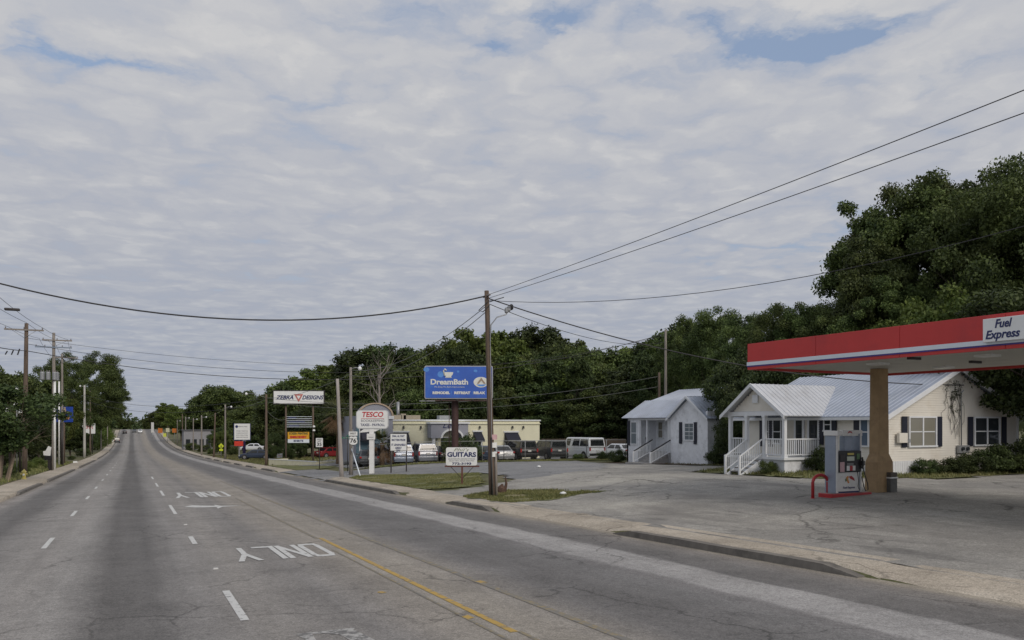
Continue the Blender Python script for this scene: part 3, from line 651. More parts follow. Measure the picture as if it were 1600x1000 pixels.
# litter bin
bp_ = spot(1406, 771)
lb = thing('litter_bin', 'square grey litter bin with dark lid beside the tan column', 'bin', (bp_.x+.12, bp_.y+.5, bp_.z))
box('body', mat('bin_grey', (.12, .12, .115), .8, .2, 8), (0, 0, .25), (.34, .34, .52), lb, bevel=.02)
box('rim', SIGNW, (0, 0, .53), (.38, .38, .05), lb, bevel=.01); box('lid', mat('bin_lid', (.10, .085, .07), .7), (0, 0, .64), (.34, .34, .16), lb, bevel=.02)

# ------------------------------------------------------------------ houses
def wall_siding(name, m, p0, p1, z0, top, parent, course=.115, thick=.10, skip=None):
    """clapboard wall from p0 to p1 (2D, outside on the right-hand side walking p0->p1); top: function t(0..1)->height"""
    p0 = Vector(p0); p1 = Vector(p1); L_ = (p1-p0).length; d = (p1-p0)/L_; n = Vector((d.y, -d.x)); b = MB()
    zt = max(top(i/40) for i in range(41)); z = z0
    N_ = 80
    while z < zt-.01:
        zz = min(z+course, zt)
        ts = [i/N_ for i in range(N_+1) if top(i/N_) >= zz-.02]
        if ts:
            a, e = ts[0]*L_, ts[-1]*L_
            if e > a:
                q = lambda s, o, h: (p0.x+d.x*s+n.x*o, p0.y+d.y*s+n.y*o, h)
                b.add([q(a, .028, z), q(e, .028, z), q(e, .006, zz), q(a, .006, zz), q(a, -thick, z), q(e, -thick, z), q(e, -thick, zz), q(a, -thick, zz)],
                      [(0, 1, 2, 3), (5, 4, 7, 6), (0, 4, 5, 1), (3, 2, 6, 7), (0, 3, 7, 4), (1, 5, 6, 2)])
        z = zz
    return b.build(name, m, parent)
def frame2(parent, p, d, name, lab=None):
    """an oriented holder is not needed: parts are built straight in house coordinates"""
def window(parent, c, d, w, h, n_out, panes=1, glass=GLASS, sill=True, muntin=True, grid=None):
    """c: centre (x,y,z) on the wall plane, d: unit wall direction (2D), n_out: outward 2D"""
    c = Vector(c); d = Vector((d[0], d[1], 0)); n = Vector((n_out[0], n_out[1], 0)); up = Vector((0, 0, 1))
    R = Matrix((d, -n, up)).transposed()       # local x along wall, local -y outward
    def bx(mb, x, z, sx, sz, o0, o1, mi=0):
        cc = c+d*x+up*z+n*(o0+o1)/2; mb.box(cc, (sx, o1-o0, sz), rot=R, mi=mi)
    fr = MB(); t = .08
    bx(fr, 0, h/2+t/2, w+2*t, t, .0, .07); bx(fr, 0, -h/2-t/2, w+2*t+(.06 if sill else 0), t, .0, .09 if sill else .07)
    for s in (-1, 1): bx(fr, s*(w/2+t/2), 0, t, h, .0, .068)
    pw = w/panes
    for i in range(1, panes): bx(fr, -w/2+i*pw, 0, .09, h, .0, .068)
    f = fr.build('window', TRIM, parent)
    for i in range(panes):
        x = -w/2+(i+.5)*pw
        g = MB(); bx(g, x, 0, pw-(.09 if panes > 1 else 0), h, .030, .040); g.build('pane', glass, f)
        r = MB(); bx(r, x, 0, pw-(.09 if panes > 1 else 0), .05, .042, .058)
        if grid:
            for k in range(1, grid[0]): bx(r, x-pw/2+k*pw/grid[0], 0, .025, h, .041, .055)
            for k in range(1, grid[1]): bx(r, x, -h/2+k*h/grid[1], pw, .025, .041, .054)
        r.build('sash_bar', TRIM, f)
    return f
def shutter(parent, c, d, w, h, n_out, m=None):
    c = Vector(c); d = Vector((d[0], d[1], 0)); n = Vector((n_out[0], n_out[1], 0)); R = Matrix((d, -n, Vector((0, 0, 1)))).transposed(); b = MB()
    b.box(c+n*.045, (w, .03, h), rot=R)
    k = int(h/.09)
    for i in range(k): b.box(c+n*.063+Vector((0, 0, -h/2+(i+.5)*h/k)), (w-.08, .012, .05), rot=R)
    return b.build('shutter', m or SHUT, parent)
def metal_roof(name, m, quad, parent, t=.05, rib=.30, ridgecap=True):
    """quad: eave-left, eave-right, ridge-right, ridge-left"""
    q = [Vector(p) for p in quad]; b = MB(); b.slab(q, t); nrm = (q[1]-q[0]).cross(q[3]-q[0]).normalized()
    n = max(2, int((q[1]-q[0]).length/rib))
    for i in range(n+1):
        s = i/n; a = q[0].lerp(q[1], s); e = q[3].lerp(q[2], s); d = (q[1]-q[0]).normalized()*.022
        b.add([a-d, a+d, a+d*.4+nrm*.028, a-d*.4+nrm*.028, e-d, e+d, e+d*.4+nrm*.028, e-d*.4+nrm*.028], [(0, 1, 2, 3), (7, 6, 5, 4), (1, 5, 6, 2), (2, 6, 7, 3), (3, 7, 4, 0)])
    return b.build(name, m, parent)
# cream house with the gabled porch ------------------------------------
U1, V0, V1, U2 = 31.6, 26.1, 35.7, 41.2; GZ = H(31.6, 27)
EAVE = 2.97; APX = (U1+U2)/2; SL = .47; RIDGE = EAVE+(APX-U1)*SL
ch = thing('house', 'cream clapboard house with gabled front porch and metal roof behind the pump', 'house', (0, 0, 0))
wall_siding('wall', SIDING, (U1, V1), (U1, V0), GZ+.35, lambda t: EAVE, ch)
wall_siding('wall', SIDING, (U1, V0), (U2, V0), GZ-.05, lambda t: EAVE+(min(t, 1-t)*(U2-U1))*SL-.02, ch)
wall_siding('wall', SIDING, (U2, V1), (U1, V1), GZ-.05, lambda t: EAVE+(min(t, 1-t)*(U2-U1))*SL-.02, ch)
wall_siding('wall', SIDING, (U2, V0), (U2, V1), GZ-.05, lambda t: EAVE, ch)
box('foundation', WBRICK, ((U1+U2)/2, (V0+V1)/2, GZ+.0), (U2-U1-.06, V1-V0-.06, .72), ch)
ov = .38
rf1 = metal_roof('roof', ROOFM, [(U1-ov, V1+ov, EAVE-ov*SL+.06), (U1-ov, V0-ov, EAVE-ov*SL+.06), (APX, V0-ov, RIDGE+.06), (APX, V1+ov, RIDGE+.06)], ch)
metal_roof('roof', ROOFM, [(U2+ov, V0-ov, EAVE-ov*SL+.06), (U2+ov, V1+ov, EAVE-ov*SL+.06), (APX, V1+ov, RIDGE+.058), (APX, V0-ov, RIDGE+.058)], ch)
for vv in (V0-ov-.015, V1+ov+.015):
    rk = MB()
    for a, b_ in (((U1-ov, EAVE-ov*SL), (APX, RIDGE)), ((APX, RIDGE), (U2+ov, EAVE-ov*SL))):
        rk.prism([(a[0], a[1]-.16), (b_[0], b_[1]-.16), (b_[0], b_[1]+.075), (a[0], a[1]+.075)], 'y', vv-.015, vv+.015)
    rk.build('bargeboard', TRIM, ch)
box('eave_board', TRIM, (U1-ov-.016, (V0+V1)/2, EAVE-ov*SL-.05), (.03, V1-V0+2*ov, .14), ch)
box('corner_board', TRIM, (U1-.03, V0-.03, (GZ+EAVE)/2), (.1, .1, EAVE-GZ), ch); box('corner_board', TRIM, (U2+.03, V0-.03, (GZ+EAVE)/2), (.1, .1, EAVE-GZ), ch)
# end wall windows
def onv(px, v): x = (px-800)/FPX; return v*(x*CT+ST)/(CT-ST*x)
def onu(px, u): x = (px-800)/FPX; return u*(CT-ST*x)/(x*CT+ST)
def zat(u, v, py): return EYE+(662-py)/FPX*(u*ST+v*CT)
uw0, uw1 = onv(1420, V0), onv(1460, V0); uc = (uw0+uw1)/2; zt, zb = zat(uc, V0, 653), zat(uc, V0, 696)
window(ch, (uc, V0-.028, (zt+zb)/2), (1, 0), uw1-uw0, zt-zb, (0, -1), 2, GLASS_LIT)
shutter(ch, (onv(1411.5, V0), V0-.028, (zt+zb)/2), (1, 0), .36, zt-zb+.14, (0, -1)); shutter(ch, (onv(1466, V0), V0-.028, (zt+zb)/2), (1, 0), .36, zt-zb+.14, (0, -1))
uw0, uw1 = onv(1522, V0), onv(1559, V0); uc = (uw0+uw1)/2
window(ch, (uc, V0-.028, (zt+zb)/2), (1, 0), uw1-uw0, zt-zb, (0, -1), 2, GLASS)
shutter(ch, (onv(1514.5, V0), V0-.028, (zt+zb)/2), (1, 0), .36, zt-zb+.14, (0, -1)); shutter(ch, (onv(1567, V0), V0-.028, (zt+zb)/2), (1, 0), .36, zt-zb+.14, (0, -1))
# street wall windows and doors
def swin(x0, x1, y0, y1, glass=GLASS, panes=1, grid=None):
    a, b_ = onu(x0, U1), onu(x1, U1); vc = (a+b_)/2; t_, b2 = zat(U1, vc, y0), zat(U1, vc, y1)
    window(ch, (U1-.028, vc, (t_+b2)/2), (0, -1), abs(a-b_), t_-b2, (-1, 0), panes, glass, grid=grid); return vc, t_, b2
swin(1347, 1357.5, 654, 696, glass_mat('blue_reflecting_glass', (.10, .14, .2), .1)); shutter(ch, (U1-.028, onu(1340.5, U1), 2.15), (0, -1), .38, 1.45, (-1, 0))
swin(1290, 1299, 655, 672); shutter(ch, (U1-.028, onu(1305, U1), 2.15), (0, -1), .3, 1.35, (-1, 0)); shutter(ch, (U1-.028, onu(1284.5, U1), 2.15), (0, -1), .34, 1.45, (-1, 0))
DOORM = mat('dark_green_black_door', (.012, .016, .014), .35, .2, 3)
for x0, x1 in ((1245, 1255), (1266, 1279)):
    a, b_ = onu(x0, U1), onu(x1, U1); vc = (a+b_)/2; fl = GZ+.62
    d_ = box('door', DOORM, (U1-.05, vc, fl+1.03), (.05, abs(a-b_), 2.06), ch)
    for k in (0, 1): box('pane', GLASS, (U1-.08, vc, fl+1.0+.5*k), (.015, abs(a-b_)*.6, .42), d_)
    MB().lathe([(.03, 0), (.03, .05)], (U1-.1, vc-.3, fl+.95), 8).build('handle', GALV, d_)
    fr = MB(); w_ = abs(a-b_)
    fr.box((U1-.055, vc, fl+2.13), (.07, w_+.26, .13)); fr.box((U1-.055, vc-w_/2-.065, fl+1.03), (.068, .13, 2.06)); fr.box((U1-.055, vc+w_/2+.065, fl+1.03), (.068, .13, 2.06)); fr.build('door_frame', TRIM, ch)
swin(1210, 1221, 657, 692, GLASS, 1)
shutter(ch, (U1-.028, onu(1225.5, U1), 2.0), (0, -1), .36, 1.5, (-1, 0)); shutter(ch, (U1-.028, onu(1206, U1), 2.0), (0, -1), .36, 1.5, (-1, 0))
swin(1196, 1202, 657, 692); shutter(ch, (U1-.028, onu(1192, U1), 2.0), (0, -1), .36, 1.5, (-1, 0))
# porch
PU, PV0, PV1 = 29.1, 29.9, 34.0; FL = GZ+.72; PEAVE = 2.92; PAP = (PV0+PV1)/2; PSL = .70; PR = PEAVE+(PAP-PV0)*PSL
box('porch_floor', TRIM, ((PU+U1)/2-.05, (PV0+PV1)/2, FL-.06), (U1-PU+.1, PV1-PV0+.16, .12), ch)
box('porch_skirt', WBRICK, ((PU+U1)/2+.02, (PV0+PV1)/2, (FL-.12+GZ)/2-.06), (U1-PU-.06, PV1-PV0-.1, FL-GZ-.02), ch)
def post(u, v): 
    o = MB().box((u, v, (FL+PEAVE)/2), (.17, .17, PEAVE-FL)); o.box((u, v, FL+.06), (.22, .22, .12)); o.box((u, v, PEAVE-.05), (.22, .22, .1)); return o.build('porch_post', TRIM, ch)
posts_v = [PV0+.08, PV0+1.45, PV0+2.75, PV1-.08]
for v in posts_v: post(PU+.08, v)
def railing(parent, a, b_, z0a, z0b, hgt=.88, step=.125, m=None):
    a = Vector(a); b_ = Vector(b_); n = max(2, int((b_-a).length/step)); d = (b_-a)
    rot_z = math.atan2(d.y, d.x); r = MB(); pa, pb = Vector((a.x, a.y, z0a)), Vector((b_.x, b_.y, z0b)); m = m or TRIM
    side = Vector((-d.y, d.x, 0)).normalized()*.035
    rl = None
    for off, hh in ((hgt, .06), (.10, .05)):
        r = MB()
        q = [pa+Vector((0, 0, off))+side, pa+Vector((0, 0, off))-side, pb+Vector((0, 0, off))-side, pb+Vector((0, 0, off))+side]
        r.add(q+[p+Vector((0, 0, hh)) for p in q], [(3, 2, 1, 0), (4, 5, 6, 7), (0, 1, 5, 4), (1, 2, 6, 5), (2, 3, 7, 6), (3, 0, 4, 7)])
        o = r.build('handrail' if rl is None else 'bottom_rail', m, parent if rl is None else rl); rl = rl or o
    bal = bpy.data.meshes.new('baluster'); bb = MB().box((0, 0, (hgt+.10)/2+.03), (.035, .035, hgt-.12)); bal.from_pydata(bb.v, [], bb.f); bal.materials.append(m)
    for i in range(1, n):
        p = pa.lerp(pb, i/n); o = bpy.data.objects.new('baluster', bal); COL.objects.link(o); o.location = p; o.rotation_euler.z = rot_z; o.parent = rl
    return rl
railing(ch, (PU+.2, PV0+.08), (U1-.06, PV0+.08), FL, FL)
railing(ch, (PU+.08, posts_v[0]+.1), (PU+.08, posts_v[1]-.1), FL, FL)
railing(ch, (PU+.08, posts_v[2]+.1), (PU+.08, posts_v[3]-.1), FL, FL)
# porch roof (gable towards the street)
po = .32
DEPTHU = U1+(PR-EAVE)/SL+.1
metal_roof('porch_roof', ROOFW, [(PU-po, PV0-po, PEAVE-po*PSL+.20), (DEPTHU, PV0-po, PEAVE-po*PSL+.20), (DEPTHU, PAP, PR+.20), (PU-po, PAP, PR+.20)], ch)
metal_roof('porch_roof', ROOFW, [(DEPTHU, PV1+po, PEAVE-po*PSL+.20), (PU-po, PV1+po, PEAVE-po*PSL+.20), (PU-po, PAP, PR+.199), (DEPTHU, PAP, PR+.199)], ch)
rk = MB()
for s in (0, 1):
    a = (PV0-po if s == 0 else PV1+po, PEAVE-po*PSL+.2); b_ = (PAP, PR+.2)
    rk.prism([(a[0], a[1]-.16), (b_[0], b_[1]-.16), (b_[0], b_[1]+.035), (a[0], a[1]+.035)], 'x', PU-po-.04, PU-po)
rk.build('bargeboard', TRIM, ch)
box('porch_beam', TRIM, (PU+.08, (PV0+PV1)/2, PEAVE+.10), (.2, PV1-PV0+.1, .22), ch); box('porch_beam', TRIM, ((PU+U1)/2+.1, PV0+.08, PEAVE+.08), (U1-PU-.2, .18, .18), ch)
wall_siding('porch_gable', SIDING, (PU+.06, PV1-.05), (PU+.06, PV0+.05), PEAVE+.22, lambda t: PEAVE+.10+min(t, 1-t)*(PV1-PV0-.1)*PSL, ch, thick=.05)
box('gable_vent', TRIM, (PU+.0, PAP, PEAVE+.86), (.05, .40, .42), ch)
box('porch_ceiling', TRIM, ((PU+U1)/2+.1, (PV0+PV1)/2, PEAVE+.22), (U1-PU-.2, PV1-PV0-.1, .03), ch)
# porch steps going down towards the street
SV0, SV1 = posts_v[1]+.12, posts_v[2]-.12; nst = 5; gz = H(27.7, (SV0+SV1)/2)
STEPM = mat('worn_step_boards', (.20, .19, .18), .8, .25, 4)
for i in range(nst-1):
    zt_ = FL-(FL-gz)*(i+1)/nst; box('step', STEPM, (PU-.16-.29*i, (SV0+SV1)/2, zt_-.04), (.31, SV1-SV0-.08, .06), ch); box('riser', TRIM, (PU-.02-.29*i, (SV0+SV1)/2, zt_+.08-.03), (.03, SV1-SV0-.1, .15), ch)
MB().prism([(PU+.0, FL-.13), (PU-1.4, gz+.02), (PU-1.4, gz-.05), (PU+.0, gz-.05)], 'y', SV0-.02, SV0+.06).build('stringer', WBRICK, ch)
MB().prism([(PU+.0, FL-.13), (PU-1.4, gz+.02), (PU-1.4, gz-.05), (PU+.0, gz-.05)], 'y', SV1-.06, SV1+.02).build('stringer', WBRICK, ch)
for v in (SV0, SV1):
    railing(ch, (PU-1.42, v), (PU-.02, v), gz+.1, FL+.02, .82)
    box('newel_post', TRIM, (PU-1.46, v, gz+.5), (.10, .10, 1.0), ch)
# small things on the house
mt = MB(); mt.tube([(0, 0, 0), (0, 0, 3.0)], .035, 8)
mu = onv(1498.5, V0); mast = thing('meter_mast', 'grey electric meter box with tall service mast on the house end wall', 'electric meter', (mu, V0-.12, GZ))
tube('conduit', GALV, [(0, 0, .55), (0, 0, 3.9), (0, -.12, 4.05)], .03, mast); tube('conduit', GALV, [(-.22, 0, -.05), (-.22, 0, 1.05)], .03, mast)
box('meter_box', GALV, (.1, -.03, 1.15), (.75, .16, .38), mast, bevel=.01)
for x in (-.08, .28): MB().tube([(x, -.10, 1.18), (x, -.20, 1.18)], .085, 14).build('meter_dial', GLASS, mast)
box('access_panel', SIDING, (-.05, .05, .5), (.35, .06, .8), mast)
ab = thing('utility_cabinet', 'small cream utility box on the end wall left of the window', 'utility box', (onv(1404.5, V0), V0-.1, zat(33, V0, 684)))
box('case', SIDING, (0, -.08, 0), (.55, .16, .46), ab, bevel=.01); MB().tube([(.38, -.05, -.14), (.38, -.16, -.14)], .10, 12).build('meter_dial', GALV, ab)
# little white picket fence round the corner
fu0, fu1 = onv(1352, 25.6), onv(1441, 25.6)
pk = thing('picket_fence', 'low white board fence at the foot of the cream house wall', 'fence', (fu0, 25.6, H(fu0+1, 25.6)))
L_ = fu1-fu0; bm_ = bpy.data.meshes.new('board'); q = MB().prism([(-.068, -.03), (.068, -.03), (.068, .64), (0, .68), (-.068, .64)], 'y', -.012, .012); bm_.from_pydata(q.v, [], q.f); bm_.materials.append(TRIM)
for i in range(int(L_/.15)):
    o = bpy.data.objects.new('board', bm_); COL.objects.link(o); o.parent = pk; o.location = (i*.15+.07, random.uniform(-.004, .004), random.uniform(-.01, .01))
for z in (.15, .5): box('rail', TRIM, (L_/2, .03, z), (L_, .03, .07), pk)
# white house ------------------------------------------------------------
WU, WV0, WV1 = 36.4, 44.7, 54.8; WG = H(37, 48); WE = 2.98
wh = thing('house', 'white painted house with small gabled bay and dark handrailed steps', 'house', (0, 0, 0))
def wall(p0, p1, z0, z1, m=WBRICK, name='wall', t=.2):
    p0 = Vector(p0); p1 = Vector(p1); d = (p1-p0); L0 = d.length; c = (p0+p1)/2; return MB().box((c.x, c.y, (z0+z1)/2), (L0, t, z1-z0), math.atan2(d.y, d.x)).build(name, m, wh)
BV1 = onu(1048, WU)      # bay from WV0 to BV1
PVE = onu(999, WU)       # porch from BV1 to PVE
wall((WU+.1, WV0+.2), (WU+.1, BV1), WG-.3, WE); wall((WU+.1, PVE), (WU+.1, WV1), WG-.3, WE)
wall((WU+1.7, BV1), (WU+1.7, PVE), WG-.3, WE); wall((WU+.2, BV1-.1), (WU+1.6, BV1-.1), WG-.3, WE); wall((WU+.2, PVE+.1), (WU+1.6, PVE+.1), WG-.3, WE)
wall((WU, WV0+.1), (WU+10, WV0+.1), WG-.3, WE+.4); wall((WU, WV1-.1), (WU+10, WV1-.1), WG-.3, WE); wall((WU+10, WV0), (WU+10, WV1), WG-.3, WE+.4)
box('porch_floor', mat('porch_slab', (.3, .3, .3), .9), (WU+.85, (BV1+PVE)/2, WG+.35), (1.9, PVE-BV1-.02, .9), wh)
box('porch_beam', TRIM, (WU+.05, (BV1+PVE)/2, WE-.08), (.16, PVE-BV1-.02, .26), wh)
for v in (BV1+.10, BV1+.32, PVE-.10, PVE-1.0): box('porch_post', TRIM, (WU+.06, v, (WG+.8+WE)/2-.1), (.12, .12, WE-WG-1.0), wh)
BAP = (WV0+BV1)/2; bz = zat(WU, BAP, 620.5)
MB().prism([(WV0+.02, WE), (BV1-.02, WE), (BAP, bz-.1)], 'x', WU+.002, WU+.2).build('bay_gable', WBRICK, wh)
RU = WU+2.6; RZ = zat(38, WV1, 626)
metal_roof('roof', ROOFM, [(WU-.3, WV1+.3, WE-.02), (WU-.3, BV1-.2, WE-.02), (WU+1.9, BV1-.2, RZ), (WU+1.9, WV1+.1, RZ)], wh)
metal_roof('roof', ROOFM, [(WU-.25, BV1+.25, WE-.12), (WU-.25, BAP, bz+.05), (WU+3.6, BAP, bz+.05), (WU+3.6, BV1+.25, WE-.12)][::1], wh)
metal_roof('roof', ROOFM, [(WU-.25, WV0-.25, WE-.12), (WU+3.6, WV0-.25, WE-.12), (WU+3.6, BAP, bz+.051), (WU-.25, BAP, bz+.051)], wh)
MR = zat(41.5, 52.5, 603)-.25; MU = 41.4
metal_roof('roof', ROOFM, [(WU+1.85, WV1-.3, RZ-.12), (WU+1.85, WV0-.3, RZ-.12), (MU, WV0-.3, MR), (MU, WV1-.4, MR)], wh)
metal_roof('roof', ROOFM, [(WU+10.3, WV0-.3, WE+.3), (WU+10.3, WV1-.4, WE+.3), (MU, WV1-.4, MR-.002), (MU, WV0-.3, MR-.002)], wh)
for vv in (WV0+.003, WV1-.5): MB().prism([(WU+.4, WE-.02), (WU+9.98, WE-.02), (WU+9.98, WE+.28), (MU, MR-.12), (WU+1.9, RZ-.2), (WU+.4, WE+.35)], 'y', vv, vv+.18).build('gable_wall', WBRICK, wh)
rk = MB()
for a in (WV0-.27, BV1+.27): rk.prism([(a, WE-.30), (BAP, bz-.10), (BAP, bz+.09), (a, WE-.10)], 'x', WU-.29, WU-.25)
rk.build('bargeboard', TRIM, wh)
vb0, vb1 = onu(1084, WU), onu(1071, WU); vc = (vb0+vb1)/2; z1, z0 = zat(WU, vc, 662), zat(WU, vc, 687)
window(wh, (WU-.0, vc, (z1+z0)/2), (0, -1), vb1-vb0, z1-z0, (-1, 0), 1, glass_mat('pale_curtained_glass', (.17, .2, .22), .15), grid=(2, 4))
for x in (1064, 1087): shutter(wh, (WU, onu(x, WU), (z1+z0)/2-.10), (0, -1), .34, z1-z0+.42, (-1, 0))
vb0, vb1 = onu(995, WU), onu(987, WU); vc = (vb0+vb1)/2
window(wh, (WU, vc, 1.75), (0, -1), vb1-vb0, 1.7, (-1, 0), 1, glass_mat('pale_curtained_glass', (.17, .2, .22), .15)); shutter(wh, (WU, onu(983, WU), 1.75), (0, -1), .38, 2.0, (-1, 0))
for x0, x1 in ((1018.5, 1024), (1029.5, 1036)):
    a, b_ = onu(x0, WU+1.6), onu(x1, WU+1.6); window(wh, (WU+1.6, (a+b_)/2, 2.0), (0, -1), abs(a-b_), 1.2, (-1, 0), 1, GLASS_LIT)
box('door', TRIM, (WU+1.57, onu(1010, WU+1.6), 1.75), (.05, .9, 2.0), wh)
MB().lathe([(.05, 0), (.05, .04), (.015, .05), (.015, .9), (.09, .95), (.09, 1.1), (.02, 1.2)], (WU+.35, PVE-.5, WG+.8), 10).build('porch_lantern', BLK, wh)
# side wall window + steps
window(wh, (WU+2.6, WV0, 1.9), (1, 0), 1.0, 1.2, (0, -1), 1, GLASS)
sv0, sv1 = BV1+.05, BV1+2.3; gz = H(34.6, (sv0+sv1)/2); FLW = WG+.80
for i in range(5):
    zt_ = FLW-(FLW-gz)*(i+1)/6; box('step', mat('step_concrete', (.30, .29, .28), .9, .2, 4), (WU-.18-.30*i, (sv0+sv1)/2, (zt_+gz)/2-.05), (.30, sv1-sv0-.3, zt_-gz+.1), wh)
box('landing', mat('step_concrete', (.30, .29, .28), .9, .2, 4), (WU-2.1, (sv0+sv1)/2, gz+.05), (.7, sv1-sv0+.2, .16), wh)
for v in (sv0, sv1):
    railing(wh, (WU-1.75, v), (WU-.05, v), gz+.05, FLW-.05, .8)
    tube('grab_rail', BLK, [(WU-1.8, v, gz+.92), (WU+.0, v, FLW+.95)], .045, wh, 6)
    box('newel_post', TRIM, (WU-1.8, v, gz+.5), (.12, .12, .9), wh)
# yellow commercial building -----------------------------------------------
YV = 75.5; yu0, yu1 = onv(556, YV), onv(843, YV); YG = H(30, YV); YZ = zat(yu1, YV, 656.5)
YEL_ST = mat('pale_yellow_stucco', (.74, .72, .54), .8, .06, 1, .2, dirt=(.5, .46, .31), dscale=.5); GREYST = mat('grey_stucco', (.30, .31, .36), .8, .06, 1, .2)
yb = thing('commercial_building', 'long pale yellow flat-roofed shop building with grey arched entrance', 'building', (0, 0, 0))
box('wall', YEL_ST, ((yu0+yu1)/2+1.0, YV+6.2, (YG+YZ)/2-.1), (yu1-yu0-2.0, 12.4, YZ-YG), yb)
box('parapet_cap', TRIM, ((yu0+yu1)/2+1.0, YV+6.2, YZ-.03), (yu1-yu0-1.8, 12.6, .14), yb)
box('cornice', YEL_ST, ((yu0+yu1)/2+1.0, YV-.06, YZ-.38), (yu1-yu0-1.9, .12, .10), yb)
# entrance block with arch
eu0, eu1 = onv(673, YV-1), onv(731, YV-1); ez1 = zat((eu0+eu1)/2, YV, 662); ez0 = YG; acx = (onv(690, YV-1)+onv(722, YV-1))/2; ar = (onv(722, YV-1)-onv(690, YV-1))/2*.95; az = zat(acx, YV, 684)
def arch_panel(x0, x1, z0, z1, cx, rx, cz, rz_, y0, y1):
    b = MB(); n = 14
    b.box(((x0+cx-rx)/2, (y0+y1)/2, (cz+z1)/2), (cx-rx-x0, y1-y0, z1-cz)); b.box(((x1+cx+rx)/2, (y0+y1)/2, (cz+z1)/2), (x1-cx-rx, y1-y0, z1-cz))
    for k in range(n):
        a0, a1 = math.pi*k/n, math.pi*(k+1)/n; xa, xb = cx+rx*math.cos(a0), cx+rx*math.cos(a1); za, zb_ = cz+rz_*math.sin(a0), cz+rz_*math.sin(a1)
        b.prism([(xa, za), (xb, zb_), (xb, z1), (xa, z1)], 'y', y0, y1)
    return b
arch_panel(eu0, eu1, ez0, ez1, acx, ar, az, .75, YV-1.1, YV-.01).build('entrance_block', GREYST, yb)
box('entrance_cap', TRIM, ((eu0+eu1)/2, YV-.6, ez1+.08), (eu1-eu0+.3, 1.3, .18), yb)
at = MB()
for k in range(14):
    a0, a1 = math.pi*k/14, math.pi*(k+1)/14
    at.prism([(acx+(ar)*math.cos(a0), az+.75*math.sin(a0)), (acx+(ar)*math.cos(a1), az+.75*math.sin(a1)), (acx+(ar+.18)*math.cos(a1), az+.93*math.sin(a1)), (acx+(ar+.18)*math.cos(a0), az+.93*math.sin(a0))], 'y', YV-1.16, YV-1.10)
at.build('arch_trim', TRIM, yb)
for u in (eu0+.35, eu1-.35): MB().lathe([(.24, 0), (.2, .1), (.17, az-ez0-.15), (.24, az-ez0)], (u, YV-.85, ez0), 12).build('entrance_column', TRIM, yb)
box('door', GLASS, (acx, YV-.05, YG+1.15), (ar*1.5, .06, 2.3), yb); box('door_frame', TRIM, (acx, YV-.09, YG+1.15), (.08, .06, 2.3), yb); box('door_frame', TRIM, (acx, YV-.09, YG+2.3), (ar*1.5, .06, .1), yb)
text('Lella', .75, (acx-.15, YV-1.13, (az+.93+ez1)/2+.05), yb, NAVY, shear=.35, width=1.7)
AWN = mat('black_navy_awning', (.012, .014, .028), .7, .1, 3)
def awning(x0, x1, y0, y1, u=None):
    a, b_ = onv(x0, YV-.6), onv(x1, YV-.6); z1 = zat((a+b_)/2, YV, y0); z0 = zat((a+b_)/2, YV, y1)
    MB().prism([(YV-.02, z1), (YV-.9, z0), (YV-.9, z0-.2), (YV-.02, z0-.2)], 'x', a, b_).build('awning', AWN, yb)
    window(yb, ((a+b_)/2, YV-.0, (YG+.5+z0)/2), (1, 0), (b_-a)*.85, z0-YG-.5, (0, -1), 2, GLASS); box('awning_frame', TRIM, ((a+b_)/2, YV-.05, z1+.09), (b_-a+.2, .1, .14), yb)
awning(606, 641, 676, 694); awning(743, 756, 675, 687); awning(792, 813, 676, 688)
for x in (612.5, 630, 657, 749, 800, 817): 
    u = onv(x, YV); l = MB().box((u, YV-.14, zat(u, YV, 667.5)), (.16, .26, .28), taper=.6); l.build('wall_lamp', BLK, yb)
# arched left wing
lu0, lu1 = onv(556, YV-.4), onv(611, YV-.4); lz = zat(lu0+2, YV, 650); lc = (lu0+lu1)/2+.15; lr = (lu1-lu0)/2
b = MB(); n = 16; top = zat(lc, YV, 630)
prof = [(lc+lr*math.cos(math.pi*k/n), lz+(top-lz)*math.sin(math.pi*k/n)) for k in range(n+1)]
b.prism([(lc+lr, YG)]+prof+[(lc-lr, YG)], 'y', YV-.5, YV+.1).build('arched_parapet', GREYST, yb)
box('arched_wing', GREYST, (lc, YV+3.5, (YG+lz)/2), (lr*1.96, 6.8, lz-YG), yb)
b = MB()
for k in range(n):
    a, c_ = prof[k], prof[k+1]; o = lambda p, s: (lc+(p[0]-lc)*s, lz+(p[1]-lz)*s)
    b.prism([o(a, .93), o(a, 1.03), o(c_, 1.03), o(c_, .93)], 'y', YV-.62, YV-.45)
b.build('arch_trim', mat('tan_arch_trim', (.42, .33, .24), .8), yb)
box('parapet_cap', TRIM, (lc, YV-.56, lz-.15), (lr*2.1, .12, .3), yb)
box('glass_front', glass_mat('blue_grey_shop_glass', (.10, .16, .2), .1), (lc-.6, YV-.53, (YG+lz)/2-.5), (lr*1.5, .06, lz-YG-1.2), yb)
for u in (lc-lr*.9, lc-lr*.3, lc+lr*.3): box('mullion', TRIM, (u, YV-.57, (YG+lz)/2-.5), (.1, .05, lz-YG-1.2), yb)
MB().prism([(YV-.52, 2.2), (YV-1.4, 1.1), (YV-1.4, .9), (YV-.52, .9)], 'x', lc-1.5, lc-.2).build('awning', AWN, yb)
for x, w_ in ((615, 1.4), (628, .5), (641, 1.8)):
    u = onv(x, YV+4); box('roof_unit', mat('tan_roof_unit', (.30, .26, .2), .8), (u, YV+4, YZ+.25), (w_, 1.2, .5 if w_ != .5 else .8), yb)
